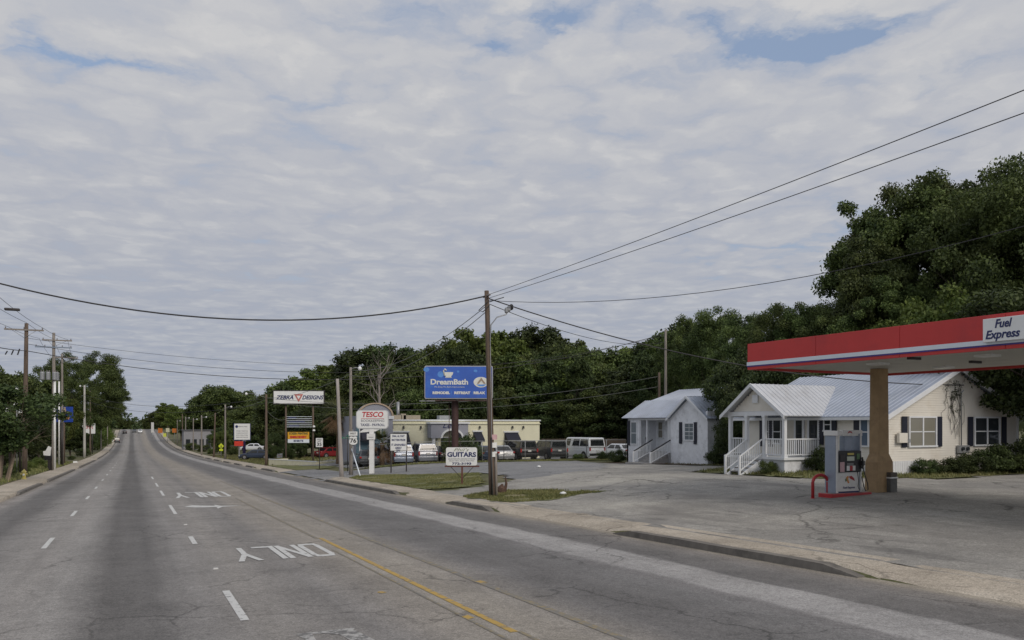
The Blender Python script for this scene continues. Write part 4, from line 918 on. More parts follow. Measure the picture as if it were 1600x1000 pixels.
box('roof_unit', GALV, (onv(693, YV+5), YV+5, YZ+.3), (1.2, .8, .4), yb); tube('vent_pipe', GALV, [(onv(622, YV+5), YV+5, YZ-.2), (onv(622, YV+5), YV+5, YZ+1.9)], .16, yb)
# distant long pale building beyond the roadside trees
fb = thing('commercial_building', 'low pale grey building with dark doorways far along the right side', 'building', (0, 0, 0))
FV = 235; f0, f1 = onv(287, FV), onv(332, FV); FG = H(f0, FV); fz1 = zat(f0, FV, 673)
box('wall', mat('pale_grey_block', (.27, .27, .29), .8), ((f0+f1)/2, FV+4, (FG+fz1)/2), (f1-f0, 8, fz1-FG), fb); box('roof', mat('flat_dark_roof', (.1, .1, .11), .8), ((f0+f1)/2, FV+4, fz1+.12), (f1-f0+.6, 8.6, .25), fb)
for t in (.15, .38, .62, .85): box('door', GLASS, (f0+(f1-f0)*t, FV-.02, FG+1.6), (1.1, .08, 2.6), fb)
# wooden fence behind the vans
w0, w1 = onv(846, 84), onv(978, 80)
wf = thing('board_fence', 'tall weathered brown board fence behind the parked vans', 'fence', (w0, 84, H(w0, 84)))
fd = Vector((w1-w0, -4, 0)); FLn = fd.length; fa = math.atan2(fd.y, fd.x); wf.rotation_euler.z = fa
FENM = mat('weathered_fence_board', (.085, .065, .05), .9, .4, 1.2, .3)
bm_ = bpy.data.meshes.new('board'); q = MB().box((0, 0, 1.0), (.145, .02, 2.25)); bm_.from_pydata(q.v, [], q.f); bm_.materials.append(FENM)
for i in range(int(FLn/.15)):
    o = bpy.data.objects.new('board', bm_); COL.objects.link(o); o.parent = wf; o.location = (i*.15+.07, random.uniform(-.01, .01), random.uniform(-.04, .04))
for z in (.4, 1.2, 1.9): box('rail', FENM, (FLn/2, .04, z), (FLn, .05, .09), wf)
# chain-link fence before the parked cars
c0, c1 = onv(575, 69), onv(978, 66)
cf = thing('chain_link_fence', 'thin chain-link fence on grey posts before the row of parked cars', 'fence', (c0, 69, 0)); fd = Vector((c1-c0, -3, 0)); cl_ = fd.length; cf.rotation_euler.z = math.atan2(fd.y, fd.x)
def cfz(s): p = Vector((c0, 69, 0))+fd*(s/cl_); return H(p.x, p.y)
np_ = 12
for i in range(np_+1):
    s = cl_*i/np_; tube('post', GALV if i % 2 else DKMET, [(s, 0, cfz(s)-.1), (s, 0, cfz(s)+1.95)], .032, cf, 8)
tube('top_rail', GALV, [(cl_*i/np_, 0, cfz(cl_*i/np_)+1.9) for i in range(np_+1)], .022, cf, 6); tube('middle_rail', DKMET, [(cl_*i/np_, 0, cfz(cl_*i/np_)+1.15) for i in range(np_+1)], .015, cf, 6)
V = []; F = []; s = 0
while s < cl_-1.9:
    for sg in (0, 1):
        a, e = (s, s+1.85) if sg == 0 else (s+1.85, s); z0, z1 = cfz(a)+.05, cfz(e)+1.88; o = len(V)
        V += [(a, 0, z0), (a+.0025, 0, z0), (e+.0025, 0, z1), (e, 0, z1)]; F.append((o, o+1, o+2, o+3))
    s += .19
face_mesh('wire_mesh', V, F, GALV, cf)
# planter wall
pw0 = spot(421, 727); pw1 = spot(495, 726)
pl = thing('planter_wall', 'low cream block planter wall under the design sign', 'wall', (pw0.x, pw0.y, pw0.z)); d = pw1-pw0; pl.rotation_euler.z = math.atan2(d.y, d.x); PLL = Vector((d.x, d.y, 0)).length
CRW = mat('cream_block', (.72, .68, .50), .85, .08, 2)
nb = 10
for i in range(nb): box('panel', CRW, (PLL*(i+.5)/nb, 0, .30), (PLL/nb-.015, .2, .78), pl, bevel=.01)
box('coping', TRIM, (PLL/2, 0, .70), (PLL+.06, .26, .07), pl); box('end_wall', CRW, (.1, 1.2, .3), (.2, 2.2, .78), pl); box('end_wall', CRW, (PLL-.1, 1.2, .3), (.2, 2.2, .78), pl)
# ------------------------------------------------------------------ utility poles
POLES = {}
def pole(key, px, ybase, ytop, r0, m, label, lean=(0, 0), base=None, group='utility poles along the road', cat='utility pole', extra=None):
    p = base if base is not None else spot(px, ybase); z = depth(p); top = EYE+(662-ytop)/FPX*z; h = top-p[2]
    t = thing('utility_pole', label, cat, tuple(p), 0, group); n = 6
    tube('pole', m, [(lean[0]*k/n, lean[1]*k/n, -.3+(h+.3)*k/n) for k in range(n+1)], [r0*(1-.35*k/n) for k in range(n+1)], t, 12)
    POLES[key] = (Vector(p), h, t, lean); return t, h, z
def ptop(key, dz=0, du=0, dv=0):
    p, h, t, l = POLES[key]; return Vector((p.x+l[0]+du, p.y+l[1]+dv, p.z+h-dz))
def insulator(par, x, y, z): MB().lathe([(.02, 0), (.05, .04), (.03, .07), (.055, .11), (.03, .14), (.02, .17)], (x, y, z), 8).build('insulator', PORC, par)
def crossarm(t, z, w, y=-.16, n=4, brace=True, m=None, off=0):
    a = box('crossarm', m or WOODG, (off, y, z), (w, .11, .12), t)
    for i in range(n): insulator(a, off-w/2+.1+(w-.2)*i/(n-1), y, z+.06)
    if brace:
        for s in (-1, 1): tube('brace', GALV, [(off+s*w*.30, y, z-.05), (0, y, z-.65)], .018, t, 6)
    return a
def transformer(t, x, y, z, r=.25, h=.75):
    c = MB().lathe([(r*.9, 0), (r, .04), (r, h), (r*.85, h+.07), (.05, h+.10)], (x, y, z), 14).build('transformer', GALV, t, smooth=False)
    for k in (-.1, .1): MB().lathe([(.03, 0), (.05, .05), (.03, .1), (.045, .15), (.02, .2)], (x+k, y, z+h+.05), 8).build('bushing', PORC, c)
def lamp_arm(t, z, dx, dy=0, up=.25):
    tube('lamp_arm', GALV, [(0, 0, z), (dx*.5, dy*.5, z+up*.8), (dx, dy, z+up)], .028, t, 6)
    b = MB().lathe([(.02, .12), (.10, .08), (.16, -.02), (.13, -.16), (.03, -.2)], (dx, dy, z+up-.02), 10); b.build('lamp_head', SIGNW, t, smooth=True)
# the tall corner pole
t, h, z = pole('main', 769.5, 776, 455, .15, WOODP, 'tall brown wooden corner pole leaning slightly in the grass mound by the guitar sign', lean=(-.28, .0))
for s in (-1, 1): 
    c_ = MB().tube([(-.28, s*.10, h-.22), (-.28, s*.34, h-.22)], [.05, .05], 8); c_.build('insulator', PORC, t)
tube('cable_loop', WIREM, [(-.28, -.14, h-.5), (-.7, -.1, h-.9), (-.5, -.1, h-.95), (-.2, -.12, h-.65)], .022, t, 6)
tube('cable_loop', WIREM, [(-.20, -.12, h-.5), (.2, -.15, h-.35), (.5, -.1, h-.25)], .022, t, 6)
tube('conduit_arm', GALV, [(-.16, -.12, h-2.2), (-.14, -.14, h-1.5), (.15, -.14, h-1.15), (.6, -.12, h-1.0), (.75, -.12, h-.75)], .028, t, 8)
for k in range(3): MB().lathe([(.04, 0), (.09, .05), (.09, .2), (.04, .26)], (.62+.12*k, -.12, h-.95+.08*k), 8).build('cable_terminal', GALV if k < 2 else BLK, t)
tube('riser_conduit', WOODG, [(.14, -.13, -.1), (.10, -.13, 1.9)], .06, t, 8); tube('riser_conduit', BLK, [(-.10, -.15, -.1), (-.12, -.15, 2.6)], .035, t, 8)
for k, (zz, m) in enumerate(((1.75, SIGNW), (2.15, SIGNW), (2.5, PINK))): MB().lathe([(.185, 0), (.185, .22)], (.02, 0, zz), 12).build('paper_notice', m, t)
tube('ground_wire', GALV, [(-.05, -.17, .0), (-.1, -.17, 1.8), (-.2, -.15, h-.6)], .012, t, 5)
# left side
t, h, z = pole('l1', 38, 744, 505, .21, WOODP, 'nearest brown wooden pole with a braced crossarm beside the yellow hydrant', lean=(.15, 0))
crossarm(t, h-.55, 2.75, n=3)
for k in (0, 1, 2): MB().tube([(-.3-.42*k, -.2, h-2.1-.1*k), (-.45-.42*k, -.2, h-2.6)], .05, 6).build('cutout_fuse', BLK, t)
t, h, z = pole('l2', 84, 735, 520, .20, WOODG, 'grey pole with two crossarms and a rack of transformers, second on the left', lean=(0, 0))
crossarm(t, h-.75, 2.6, n=3, off=.3); crossarm(t, h-1.45, 3.2, n=5, m=mat('blue_grey_arm', (.2, .25, .32), .5), brace=False)
for x in (-.85, -.35, .2): transformer(t, x-.1, -.35, h-4.7, .21, .7)
tube('riser_conduit', SIGNW, [(.1, -.2, 0), (.1, -.2, h-4.8)], .11, t, 8)
t, h, z = pole('l3', 97, 728, 553, .17, WOODG, 'slim grey pole with a white riser pipe standing before the blue sign', lean=(0, 0))
crossarm(t, h-.45, 2.4, n=3, off=.5); transformer(t, -.55, -.2, h-3.2, .28, .9); tube('riser_conduit', SIGNW, [(-.3, -.2, 0), (-.3, -.2, h-3.3)], .10, t, 8); tube('riser_conduit', DKMET, [(.0, -.25, 0), (.0, -.25, 5.2)], .14, t, 8)
t, h, z = pole('l4', 132, 715, 602, .24, mat('pale_concrete_pole', (.42, .41, .38), .8, .1, 2), 'pale grey pole with a small lamp, fourth along the left verge'); lamp_arm(t, h-.3, -.7, 0, .2)
t, h, z = pole('l5', 141, 711, 611, .18, WOODP, 'thin dark pole right of the pale grey pole on the left verge')
MB().box((-.6, 0, h-3.0), (.7, .06, 2.0)).build('flag', mat('white_and_blue_flag', (.5, .52, .62), .8, .1, .8), t)
for k, (px, yb_, yt, lab) in enumerate(((158, 704, 640, 'far thin pole beyond the white roadside sign on the left'), (168, 698, 645, 'farthest thin pole on the left verge near the dark car'))):
    t, h, z = pole('lf%d' % k, px, yb_, yt, .16, WOODG, lab); crossarm(t, h-.4, 2.2, n=3)
# right side
RP = [('r0', 548, 742, 574, .15, WOODG, 'slim brown pole with a small lamp behind the route 76 shield'), ('r1', 416, 727, 616, .17, WOODP, 'brown pole with a long curved lamp arm at the end of the planter wall'),
      ('r2', 352, 717.5, 632, .17, WOODG, 'grey pole with a lamp beside the yellow walking sign'), ('r3', 334, 714.5, 645, .17, WOODP, 'leaning bare pole left of the yellow walking sign'), ('r4', 315, 711, 649, .18, WOODG, 'far pole with lamp before the pale distant building'),
      ('r5', 302, 704, 653, .16, WOODG, 'far pole with lamp before the middle of the distant building'), ('r6', 290, 702, 651, .16, WOODG, 'far pole with lamp at the left end of the distant building'), ('r7', 285, 700.5, 647, .18, WOODP, 'far bare pole left of the distant building'),
      ('r8', 277, 695, 656, .16, WOODG, 'farthest lamp pole on the right verge by the orange signs')]
for key, px, yb_, yt, r, m, lab in RP:
    t, h, z = pole(key, px, yb_, yt, r, m, lab, lean=((.25, 0) if key == 'r3' else (0, 0)))
    if key == 'r0': lamp_arm(t, h-.1, .7, 0, .1)
    elif key == 'r1': lamp_arm(t, h-.4, -2.1, .6, .5)
    elif key in ('r2', 'r4', 'r5', 'r6', 'r8'): lamp_arm(t, h-.5-.1, .9, 0, .3)
t, h, z = pole('lean', 534, 745, 592, .17, mat('silver_grey_pole_wood', (.36, .33, .31), .9, .2, 2.2, .4, stretch=(6, 6, .5)), 'bare silver-grey pole leaning left at the edge of the lawn corner', lean=(-.32, 0))
t, h, z = pole('w1', 1040, 724, 515, .17, WOODG, 'pale pole rising behind the roof of the white house', base=gnd(onv(1040, 66), 66), group='poles behind the white house'); insulator(t, .2, 0, h-.2)
t, h, z = pole('w2', 1030, 724, 582, .16, WOODP, 'short reddish pole left of the pale pole behind the white house', base=gnd(onv(1030, 62), 62), group='poles behind the white house')
t, h, z = pole('c1', 1226, 724, 583, .26, mat('pale_bare_pole', (.36, .35, .34), .8), 'thick pale pole seen between trees above the cream house porch roof', base=gnd(onv(1226, 50), 50), group='poles behind the white house')
tn, hn, zn = pole('near_left', 0, 0, 0, .18, WOODP, 'wooden pole with street lamp arm just outside the left edge', base=gnd(-9.2, 25), group=None) if False else (None, 0, 0)
pl_ = gnd(-8.6, 36); tl = thing('utility_pole', 'near left roadside pole whose lamp arm reaches in at the left edge', 'utility pole', tuple(pl_), 0, 'utility poles along the road')
tube('pole', WOODP, [(0, 0, -.3), (0, 0, 11.5)], [.2, .14], tl, 12); crossarm(tl, 11.0, 2.6, n=3)
lampt = W(19, 483.5, 33); lz_ = lampt-pl_
tube('lamp_arm', GALV, [(0, 0, 7.4), (lz_.x*.5, lz_.y*.5, lz_.z+.05), (lz_.x-.4, lz_.y-.4, lz_.z+.05)], .04, tl, 8)
MB().box((lz_.x, lz_.y, lz_.z), (.55, .22, .10)).build('lamp_head', DKMET, tl, bevel=.03)
POLES['nl'] = (pl_, 11.5, tl, (0, 0))
pr_ = gnd(14.6, -12); trp = thing('utility_pole', 'roadside pole behind the viewer on the right carrying the two high wires', 'utility pole', tuple(pr_), 0, 'utility poles along the road'); tube('pole', WOODP, [(0, 0, -.3), (0, 0, 10.5)], [.2, .14], trp, 12); POLES['nr'] = (pr_, 10.5, trp, (0, 0))
# guy brace at the street sign
gb0, gb1 = spot(563, 744), W(549, 700, depth(spot(548, 742)))
t = thing('guy_brace', 'pale slanting guy guard running down from the slim brown pole', 'guy wire', tuple(gb0)); tube('guard', STRIPE, [(0, 0, 0), tuple(Vector(gb1)-gb0)], .045, t, 8)
# ------------------------------------------------------------------ wires
def wire(a, b, sag, r, label, m=None, n=28, group='overhead wires'):
    a, b = Vector(a), Vector(b); pts = [a.lerp(b, k/n)-Vector((0, 0, 4*sag*(k/n)*(1-k/n))) for k in range(n+1)]
    mid = (a+b)/2; o = tube('power_line', m or WIREM, [p-mid for p in pts], r, None, 6); o.location = mid
    return tag(o, label, 'wire', group)
def pxh(key, py): p, h, t, l = POLES[key]; return Vector((p.x+l[0], p.y+l[1], EYE+(662-py)/FPX*depth(p)))
M0 = pxh('main', 464); LN = ptop('nl', 0)
def fit_left(x, y, key, z): return W(x, y, z)
wire(M0+Vector((-.1, 0, 0)), Vector((-8.6, 36, 9.0)), 1.8, .032, 'thick black cable crossing the road from the corner pole to the upper left')
wire(ptop('main', .2, 0, -.3), Vector((14.3, -12, 9.2)), .32, .010, 'upper of the two high wires running from the corner pole to the upper right')
wire(ptop('main', .35, 0, .0), Vector((15.3, -12, 9.0)), .34, .010, 'lower of the two high wires running from the corner pole to the upper right')
hm = Vector((onv(1497, V0), V0-.3, zat(38, V0, 603)))
wire(pxh('main', 466), hm, .95, .026, 'black service cable dropping from the corner pole to the cream house mast')
wire(pxh('main', 470), Vector((30, 1, 12.6)), 2.45, .012, 'black cable sagging from the corner pole past the big tree at right')
wire(pxh('main', 474), ptop('w1', 1.2), .9, .016, 'thin cable from the corner pole down to the pale pole by the white house')
for k, (dz, s) in enumerate(((478, .9), (487, 1.0))): wire(pxh('main', dz), ptop('r0', .2+.4*k), s, .016, ['upper', 'lower'][k]+' wire running from the corner pole to the slim brown pole on the left', WIREL)
for k, (ya, yb_, s, r) in enumerate(((548, 521, 3.4, .03), (537, 516, 3.0, .018), (528, 524, 2.2, .014))):
    wire(pxh('l1', ya), pxh('w1', yb_+8*k), s, r, ['lowest and thickest', 'middle', 'uppermost'][k]+' wire crossing the road from the nearest left pole to the right', WIREM)
for k, (ya, yb_) in enumerate(((622, 588), (628, 604))): wire(pxh('r1', ya), pxh('w2', yb_), 1.5, .022, ['upper', 'lower'][k]+' pale wire before the forest from the planter pole to the reddish pole', WIREL)
wire(pxh('r1', 640), W(447, 655, depth(POLES['r1'][0])+2), .5, .02, 'short slack cable from the planter pole to the two-post sign', WIREL)
wire(pxh('l4', 617), pxh('r1', 622), 1.5, .025, 'upper far wire crossing the road ahead between pale pole and planter pole', WIREM)
wire(pxh('l4', 626), pxh('r1', 630), 1.6, .025, 'lower far wire crossing the road ahead between pale pole and planter pole', WIREM)
for k, du in enumerate((-1.25, 0, 1.2)):
    wire(ptop('nl', .4, du), ptop('l1', .35 if du else -.05, du), .45, .014, ['left', 'middle', 'right'][k]+' of three wires rising from the nearest left pole to the upper left')
    wire(ptop('l1', .35 if du else -.05, du), ptop('l2', .6, du), .12, .014, ['left', 'middle', 'right'][k]+' of three wires between the first two left poles')
    wire(ptop('l2', .6, du), ptop('l3', .35, du*.9), .2, .014, ['left', 'middle', 'right'][k]+' of three wires between the transformer pole and the slim riser pole')
wire(pxh('l1', 548), Vector((-8.6, 36, 6.9)), .4, .03, 'thick cable from the nearest left pole towards the left edge')
for a, b_, lab in (('r0', 'r1', 'wire between the slim brown pole and the planter pole'), ('r1', 'r2', 'wire between the planter pole and the grey lamp pole'), ('r2', 'r4', 'wire between grey lamp pole and the far lamp pole'), ('r4', 'r6', 'farthest wire on the right verge'), ('l3', 'l4', 'wire between the riser pole and the pale grey pole'), ('l4', 'lf0', 'farthest wire on the left verge')):
    wire(ptop(a, .5), ptop(b_, .4), .5, .018, lab, WIREL)
# ------------------------------------------------------------------ signs
def sign_base(name, label, px, yb_, cat='sign', rz=-math.asin(ST)*1.0, group=None):
    p = spot(px, yb_); t = thing(name, label, cat, tuple(p), rz, group); return t, p, depth(p)/FPX   # last: metres per pixel
# bookkeeping sign
t, p, k = sign_base('bookkeeping_sign', 'white cabinet sign for bookkeeping, taxes and payroll on a white pole', 581, 740)
box('pole', SIGNW, (0, 0, 68*k/2), (7*k, 7*k, 68*k), t); 
cab = MB().prism([(x*k, y*k) for x, y in rrect(-24, 70, 26, 99, 5)], 'y', -.14, .14).build('cabinet', mat('sign_cabinet_grey', (.55, .56, .57), .5), t)
MB().prism([(x*k, y*k) for x, y in rrect(-22.8, 71.2, 24.8, 97.8, 4)], 'y', -.155, -.141).build('sign_face', SIGNW, t)
MB().prism([(-20*k, 64*k), (6*k, 66*k), (14*k, 70*k), (-12*k, 70*k)], 'y', -.1, .1).build('bracket', SIGNW, t)
SIGNRED = mat('sign_red', (.5, .02, .03), .5); GREYL = mat('grey_lettering', (.2, .2, .22), .5)
text('TESCO', 11*k, (2*k, -.16, 92*k), t, SIGNRED, shear=.15, bold=.012, width=33*k); box('rule', SIGNRED, (2*k, -.158, 86*k), (36*k, .004, .6*k), t)
text('BOOKKEEPING', 5.5*k, (2*k, -.16, 82.5*k), t, GREYL, width=36*k); text('TAXES - PAYROLL', 5.5*k, (2*k, -.16, 76*k), t, NAVY, width=38*k, bold=.004)
box('small_board', SIGNW, (-.5*k, -4.5*k, 58*k), (13*k, .04, 9*k), t); box('rule', GREYL, (-.5*k, -4.9*k, 57*k), (8*k, .01, .8*k), t)
# marquee
t, p, k = sign_base('letter_board_sign', 'white changeable letter board on two black posts right of the bookkeeping sign', 623, 738)
for x in (-12, 12): box('post', DKMET, (x*k, 0, 30*k), (1.8*k, 1.8*k, 62*k), t)
box('frame', DKMET, (0, -.02, 47*k), (26.5*k, .12, 27.5*k), t); box('sign_face', SIGNW, (0, -.10, 47*k), (25*k, .06, 26*k), t)
for s, y, w_ in (('DIAL AL DAT', 56.5, 19), ('MATTERS FROM', 50.5, 21), ('IT LEARNABLE', 43, 22), ('GREAT', 38, 10), ('DAY', 34, 6)): text(s, 4.4*k, (0, -.135, y*k), t, NAVY, width=w_*k, bold=.006)
# guitar sign
t, p, k = sign_base('guitar_sign', 'white rounded guitar shop sign on a rusty single post with two braces', 722, 757)
box('post', mat('rusty_steel', (.13, .05, .04), .8, .3, 5), (0, 0, 14*k), (2.6*k, 2.6*k, 30*k), t); RST = MATS['rusty_steel']
for s in (-1, 1): tube('brace', DKMET, [(0, 0, 9*k), (s*18*k, 0, 28*k)], .5*k, t, 6)
box('shelf_beam', RST, (0, 0, 28.5*k), (54*k, .10, 2.4*k), t); MB().prism([(x*k, y*k) for x, y in rrect(-25, 29.7, 23.5, 58, 3)], 'y', -.09, -.03).build('sign_face', SIGNW, t, bevel=.005)
text('Phil\'s', 7*k, (-1*k, -.095, 54*k), t, mat('olive_script', (.25, .27, .2), .5), shear=.4, width=24*k); text('GUITARS', 10*k, (-.5*k, -.096, 46.5*k), t, NAVY, bold=.012, width=45*k)
text('SALES REPAIRS LESSONS STRINGS', 2.6*k, (-.5*k, -.095, 40*k), t, GREYL, width=42*k); text('ELECTRIC BASS DRUMS', 2.6*k, (-.5*k, -.095, 37*k), t, GREYL, width=38*k); text('772-3193', 4.5*k, (-.5*k, -.096, 32.6*k), t, NAVY, bold=.006, width=30*k)
# zebra designs
t, p, k = sign_base('design_sign', 'tall two-post sign with white cabinet and pink triangle over a yellow banner', 468, 722, rz=-math.asin(ST)*.9)
k *= 1.0
for x in (-21, 21): tube('post', WOODP, [(x*k, 0, -.2), (x*k, 0, 92*k)], 1.4*k, t, 10)
box('cabinet', DKMET, (0, -.2, 101*k), (79*k, .5, 22*k), t, bevel=.02); box('sign_face', SIGNW, (0, -.47, 101*k), (76.5*k, .04, 19*k), t)
text('ZEBRA', 8.5*k, (-21.5*k, -.50, 100.5*k), t, NAVY, shear=.3, bold=.02, width=27*k); text('DESIGNS', 8.5*k, (22*k, -.50, 100.5*k), t, NAVY, shear=.3, bold=.02, width=33*k)
MB().prism([(-7*k, 106*k), (7*k, 106*k), (0, 93.5*k)], 'y', -.51, -.49).build('triangle_logo', mat('salmon_print', (.5, .16, .14), .5), t)
MB().prism([(-3.2*k, 103.5*k), (3.2*k, 103.5*k), (0, 98*k)], 'y', -.522, -.511).build('triangle_logo', SIGNW, t)
for i in range(6): box('letter_rail', STRIPE, (0, -.12, (55+3.2*i)*k), (39*k, .05, .7*k), t)
for i, (x, w_) in enumerate(((-8, 16), (9, 12), (-4, 25), (6, 20), (-11, 12))): box('rail_panel', DKMET if i % 2 else NAVY, (x*k, -.10, (56.6+3.2*i)*k), (w_*k, .03, 2*k), t)
YBN = mat('yellow_orange_banner', (.70, .36, .02), .5, .08, 1); bn = box('banner', YBN, (-1*k, -.2, 41.5*k), (33*k, .06, 11*k), t); box('banner', STRIPE, (-1*k, -.2, 33*k), (33*k, .06, 5.6*k), t)
text('SCREEN PRINTING', 4.5*k, (-1*k, -.235, 44.5*k), t, mat('dark_green_print', (.05, .09, .04), .5), bold=.012, width=29*k); text('EMBROIDERY', 4.8*k, (-1*k, -.236, 39*k), t, SIGNRED, bold=.02, width=26*k); text('SHIRTS', 4*k, (-1*k, -.236, 33*k), t, NAVY, bold=.012, width=15*k)
for z_ in (50, 56): MB().lathe([(.03, .1), (.14, .05), (.16, -.1), (.02, -.16)], (23*k, -.3, z_*k), 8).build('flood_lamp', SIGNW, t)
# the big blue billboard
bz_ = depth(Vector((onv(715, 73), 73, 0))); k = bz_/FPX; bp0 = gnd(onv(711, 66.5), 66.5); k = depth(bp0)/FPX
t = thing('billboard', 'big blue bath remodelling billboard on a dark red steel column before the yellow building', 'billboard', tuple(bp0), -math.asin(ST)*.92)
zc = (EYE-bp0.z)/k+662; Z = lambda y: (zc-y)*k     # picture row -> local height
DRED = mat('dark_red_steel', (.06, .03, .028), .7, .2, 3)
MB().lathe([(5.4*k, -.2), (5.4*k, Z(626))], (0, 0, 0), 16).build('column', DRED, t, smooth=False)
tube('ladder', DRED, [(-9*k, -.2, .3), (-9*k, -.2, Z(626))], .03, t, 6); box('catwalk', DRED, (4*k, -.6, Z(626.3)), (100*k, .8, 1.5*k), t); box('catwalk', GALV, (-42*k, -1.0, Z(627)), (24*k, .1, 1.3*k), t)
for i in range(5): box('catwalk_bracket', DKMET, ((-44+24*i)*k, -.5, Z(625.4)), (.12, 1.2, .14), t)
BILB = mat('billboard_blue', (.045, .125, .50), .45, .12, .6, dirt=(.06, .2, .58), dscale=.6); ALU = mat('pale_frame', (.42, .43, .44), .5)
cx = 5.5
MB().prism([((cx+x)*k, Z(y)) for x, y in rrect(-52.5, 572.0, 53.5, 623.4, 2.5)], 'y', -.42, -.1).build('frame', ALU, t)
MB().prism([((cx+x)*k, Z(y)) for x, y in rrect(-51.2, 573.4, 52.2, 622, 2)], 'y', -.45, -.421).build('poster', BILB, t)
box('rear_structure', DKMET, (cx*k-1.5*k, .25, Z(598)), (106*k, .5, 50*k), t)
OFFW = mat('poster_white', (.72, .72, .66), .5); LBL = mat('poster_light_blue', (.10, .28, .68), .5)
def disc(cx_, y_, rx, ry, y0, y1, m, nm='print', n=24): return MB().prism([((cx_+rx*math.cos(2*math.pi*i/n))*k, Z(y_)+ry*k*math.sin(2*math.pi*i/n)) for i in range(n)], 'y', y0, y1).build(nm, m, t)
disc(-22, 585.5, 4.8, 4.8, -.458, -.451, LBL); disc(-44, 578, 4.5, 3.5, -.455, -.451, LBL); disc(5, 581, 2, 1.6, -.455, -.451, LBL); disc(32, 580, 3, 2, -.455, -.451, LBL)
MB().prism([((cx-21+x)*k, Z(y)) for x, y in [(0, 582), (13, 582), (12.4, 585), (9.5, 589), (11, 590.5), (.5, 590.5), (1.5, 588.5), (.3, 586)]], 'y', -.47, -.459).build('bathtub_print', OFFW, t)
tube('tap_print', OFFW, [((cx-21)*k, -.465, Z(588)), ((cx-23)*k, -.465, Z(580)), ((cx-21)*k, -.465, Z(577)), ((cx-18.5)*k, -.465, Z(579.5))], .07, t, 6)
text('DreamBath', 11.5*k, ((cx-14)*k, -.46, Z(597.5)), t, OFFW, bold=.022, width=58*k); text('We Bring The Baths Improvements', 3*k, ((cx-14)*k, -.46, Z(605)), t, OFFW, width=47*k)
text('REMODEL', 5.2*k, ((cx-26.5)*k, -.46, Z(614.3)), t, OFFW, bold=.02, width=27*k); text('RETREAT', 5.2*k, ((cx+6)*k, -.46, Z(614.3)), t, OFFW, bold=.02, width=25*k); text('RELAX', 5.2*k, ((cx+32.5)*k, -.46, Z(614.3)), t, OFFW, bold=.02, width=18*k)
for x in (-10.5, 21.5): box('print_rule', LBL, ((cx+x)*k, -.455, Z(614.3)), (.6*k, .01, 5*k), t)
disc(40.5, 597.5, 11.5, 8.2, -.462, -.451, OFFW); MB().prism([((cx+35.5+x)*k, Z(y)) for x, y in [(-7, 600), (-3, 594.5), (0, 590.5), (3, 594.5), (7, 600), (4, 600), (0, 595), (-4, 600)]], 'y', -.475, -.463).build('house_print', mat('poster_tan', (.35, .27, .2), .5), t)
MB().prism([((cx+35.5+x)*k, Z(y)) for x, y in [(-8, 601), (8, 601), (3, 604), (-3, 604)]], 'y', -.475, -.463).build('print', LBL, t)
# route shield, speed sign, street name
t, p, k = sign_base('route_sign', 'white US 76 route shield with WEST plate beside the slim pole', 552, 743)
k *= 1.0
tube('post', GALV, [(-.05, .1, -.2), (-.05, .1, 72*k)], .03, t, 8); box('direction_plate', SIGNW, (-.3*k, 0, 65.5*k), (13.5*k, .03, 6.5*k), t); text('WEST', 4.2*k, (-.3*k, -.02, 65.5*k), t, BLK, width=9.5*k)
sh = [(0, -6.6), (3.5, -6.0), (6.2, -4), (6.6, 0), (5.4, 3), (6.2, 5.6), (3.2, 6.8), (0, 6.0), (-3.2, 6.8), (-6.2, 5.6), (-5.4, 3), (-6.6, 0), (-6.2, -4), (-3.5, -6.0)]
MB().prism([(x*k*1.08, 54.5*k+y*k*1.08) for x, y in sh], 'y', -.01, .01).build('shield_back', BLK, t); MB().prism([(x*k, 54.5*k+y*k) for x, y in sh], 'y', -.02, -.011).build('shield', SIGNW, t); text('76', 9*k, (0, -.025, 54.2*k), t, BLK, width=9.5*k, bold=.01)
t, p, k = sign_base('speed_limit_sign', 'white SPEED LIMIT 35 sign on a thin dark post', 499, 733)
tube('post', DKMET, [(0, .04, -.2), (0, .04, 47*k)], .035, t, 8); box('plate', SIGNW, (0, 0, 41.5*k), (10.8*k, .03, 14*k), t, bevel=.004)
text('SPEED', 3*k, (0, -.02, 46*k), t, BLK, width=7.5*k); text('LIMIT', 3*k, (0, -.02, 43.2*k), t, BLK, width=6.5*k); text('35', 7*k, (0, -.02, 38.5*k), t, BLK, width=7.5*k, bold=.01)
t, p, k = sign_base('street_name_sign', 'green street name blade on a round dark post by the side street', 543, 737)
tube('post', DKMET, [(0, 0, -.2), (0, 0, 55*k)], .035, t, 8); GRN = mat('street_sign_green', (.02, .16, .10), .45); box('blade', GRN, (-2*k, 0, 53*k), (13*k, .02, 2.6*k), t); box('blade', GRN, (0, 0, 56*k), (.02, 13*k, 2.6*k), t)
text('S PIKE', 2*k, (-2*k, -.013, 53*k), t, SIGNW, width=8*k)
